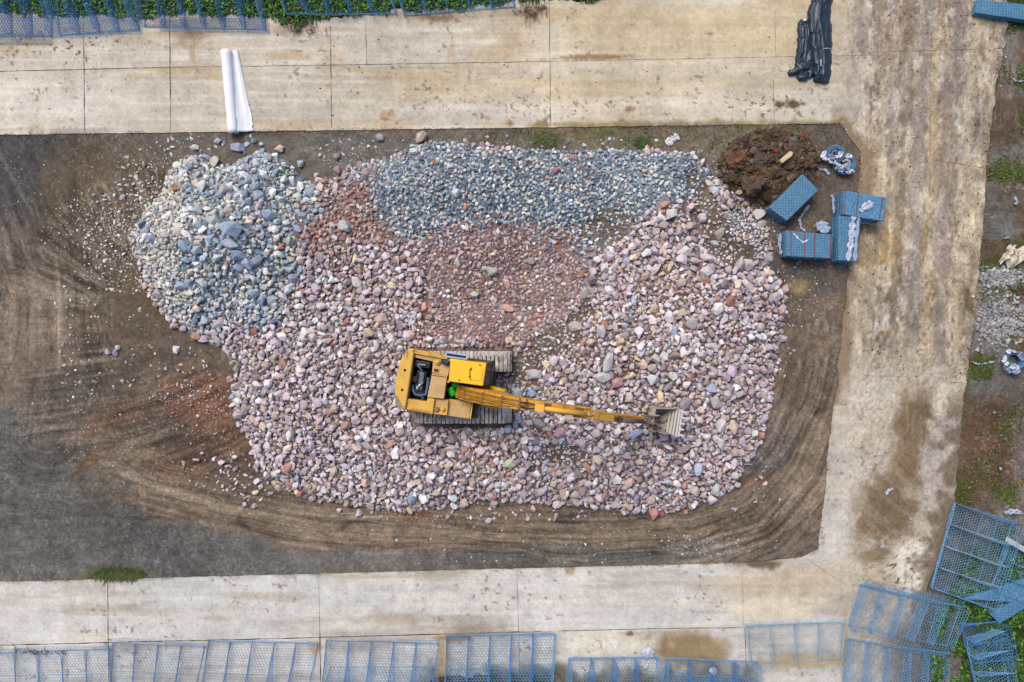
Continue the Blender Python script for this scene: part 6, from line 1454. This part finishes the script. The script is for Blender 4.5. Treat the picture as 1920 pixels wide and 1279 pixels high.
leaves('weedy_creepers', 'green weeds filling the lower right corner below the netting slabs', 26000, (1740, 2080), (1020, 1420), lambda X, Y: (X > 1745 + (1180 - np.minimum(Y, 1180)) * .5) & nz(X, Y, 32, 703, .42) & (Y > 1010), GR + [(84,110,30)], .14, .14)
leaves('verge_weeds', 'patches of low green and olive weeds on the right verge', 24000, (1800, 2060), (30, 1000), lambda X, Y: (X > xout(Y) + 3) & nz(X, Y, 46, 82, .52) & nz(X, Y, 12, 705, .4), [(70,92,30),(86,104,44),(60,80,30),(104,100,56)], .09, .06)
leaves('moss_patches', 'low moss and weeds growing in dark mud under the lower baskets', 9000, (760, 1240), (1225, 1330), lambda X, Y: (nz(X, Y, 22, 706, .56) & (Y > 1250)), [(50,80,28),(66,90,36),(90,96,40)], .08, .05)
leaves('thin_grass', 'thin olive grass on the soil margin under the upper road', 2600, (900, 1560), (236, 282), lambda X, Y: nz(X, Y, 22, 707, .6) & ~inpoly(X, Y, PILE), [(74,88,36),(92,98,50),(60,76,30)], .07, .04)
def tuft(label, px, py, rx, ry, n, h, cols, cat='grass tuft', name='grass_tuft'):
    bm_ = []; fc = []; cl = []
    for i in range(n):
        a = crng.uniform(0, 6.28); q_ = math.sqrt(crng.uniform(0, 1)); x = px + rx * q_ * math.cos(a); y = py + ry * q_ * math.sin(a); p = W(x, y, 0); p.z = max(float(gh(x, y)), 0)
        d = Vector((crng.normal(), crng.normal(), 0)) * .09; s_ = Vector((-d.y, d.x, 0)).normalized() * .014; hh = h * crng.uniform(.4, 1)
        b0i = len(bm_); m1 = p + d * .5 + Vector((0, 0, hh * .7)); tp = p + d * 1.6 + Vector((0, 0, hh)); bm_ += [p - s_, p + s_, m1 + s_, m1 - s_, tp + s_ * .2, tp - s_ * .2]; fc += [[b0i, b0i+1, b0i+2, b0i+3], [b0i+3, b0i+2, b0i+4, b0i+5]]; cl += [np.array(cols[crng.integers(0, len(cols))]) * crng.uniform(.8, 1.2)] * 6
    me = mesh_np(name, np.array([v[:] for v in bm_]), np.array(fc), to_lin(np.array(cl))); 
    return tag(link(name, me, m_leaf), label, cat)
tuft('olive grass tuft growing against the lower road near its left end', 222, 1077, 44, 7, 1500, .13, [(84,96,38),(66,84,30),(108,104,52),(60,74,28)])
tuft('small green tuft on the margin above the blue gravel', 1204, 268, 8, 6, 260, .12, [(56,88,34),(78,96,44)])
tuft('low olive tuft on the soil margin right above the middle of the blue gravel', 1022, 262, 16, 12, 360, .08, [(72,88,38),(96,100,56)])

# dry brushwood on the upper road
m_twig = mat('dry_twigs', (112,90,74), rough=.9, var=.2, vsc=6)
def brush(label, px, py, rx, ry, n, seed, len_=(8, 30)):
    r_ = random.Random(seed); q = MB()
    for i in range(n):
        x, y = px + r_.gauss(0, rx * .4), py + r_.gauss(0, ry * .4); a = r_.uniform(0, 6.28); L = r_.uniform(*len_); P = []
        for k in range(7):
            P.append(W(x, y, .07 + r_.uniform(0, .12))); a += r_.gauss(0, .35); x += math.cos(a) * L / 7; y += math.sin(a) * L / 7
        q.tube(P, [.014 * (1 - k / 8) + .003 for k in range(7)], 4)
    return tag(q.build('dry_branch', m_twig, None), label, 'brushwood')
brush('bare brown brushwood lying on the upper road at the top of the long joint', 998, 16, 40, 18, 42, 3)
brush('thin dry twigs spreading over concrete below the dark creepers', 565, 50, 40, 18, 34, 4, (8, 24))
brush('sparse rusty twigs at the edge of the lower left basket', 60, 1222, 70, 5, 30, 5, (5, 14))
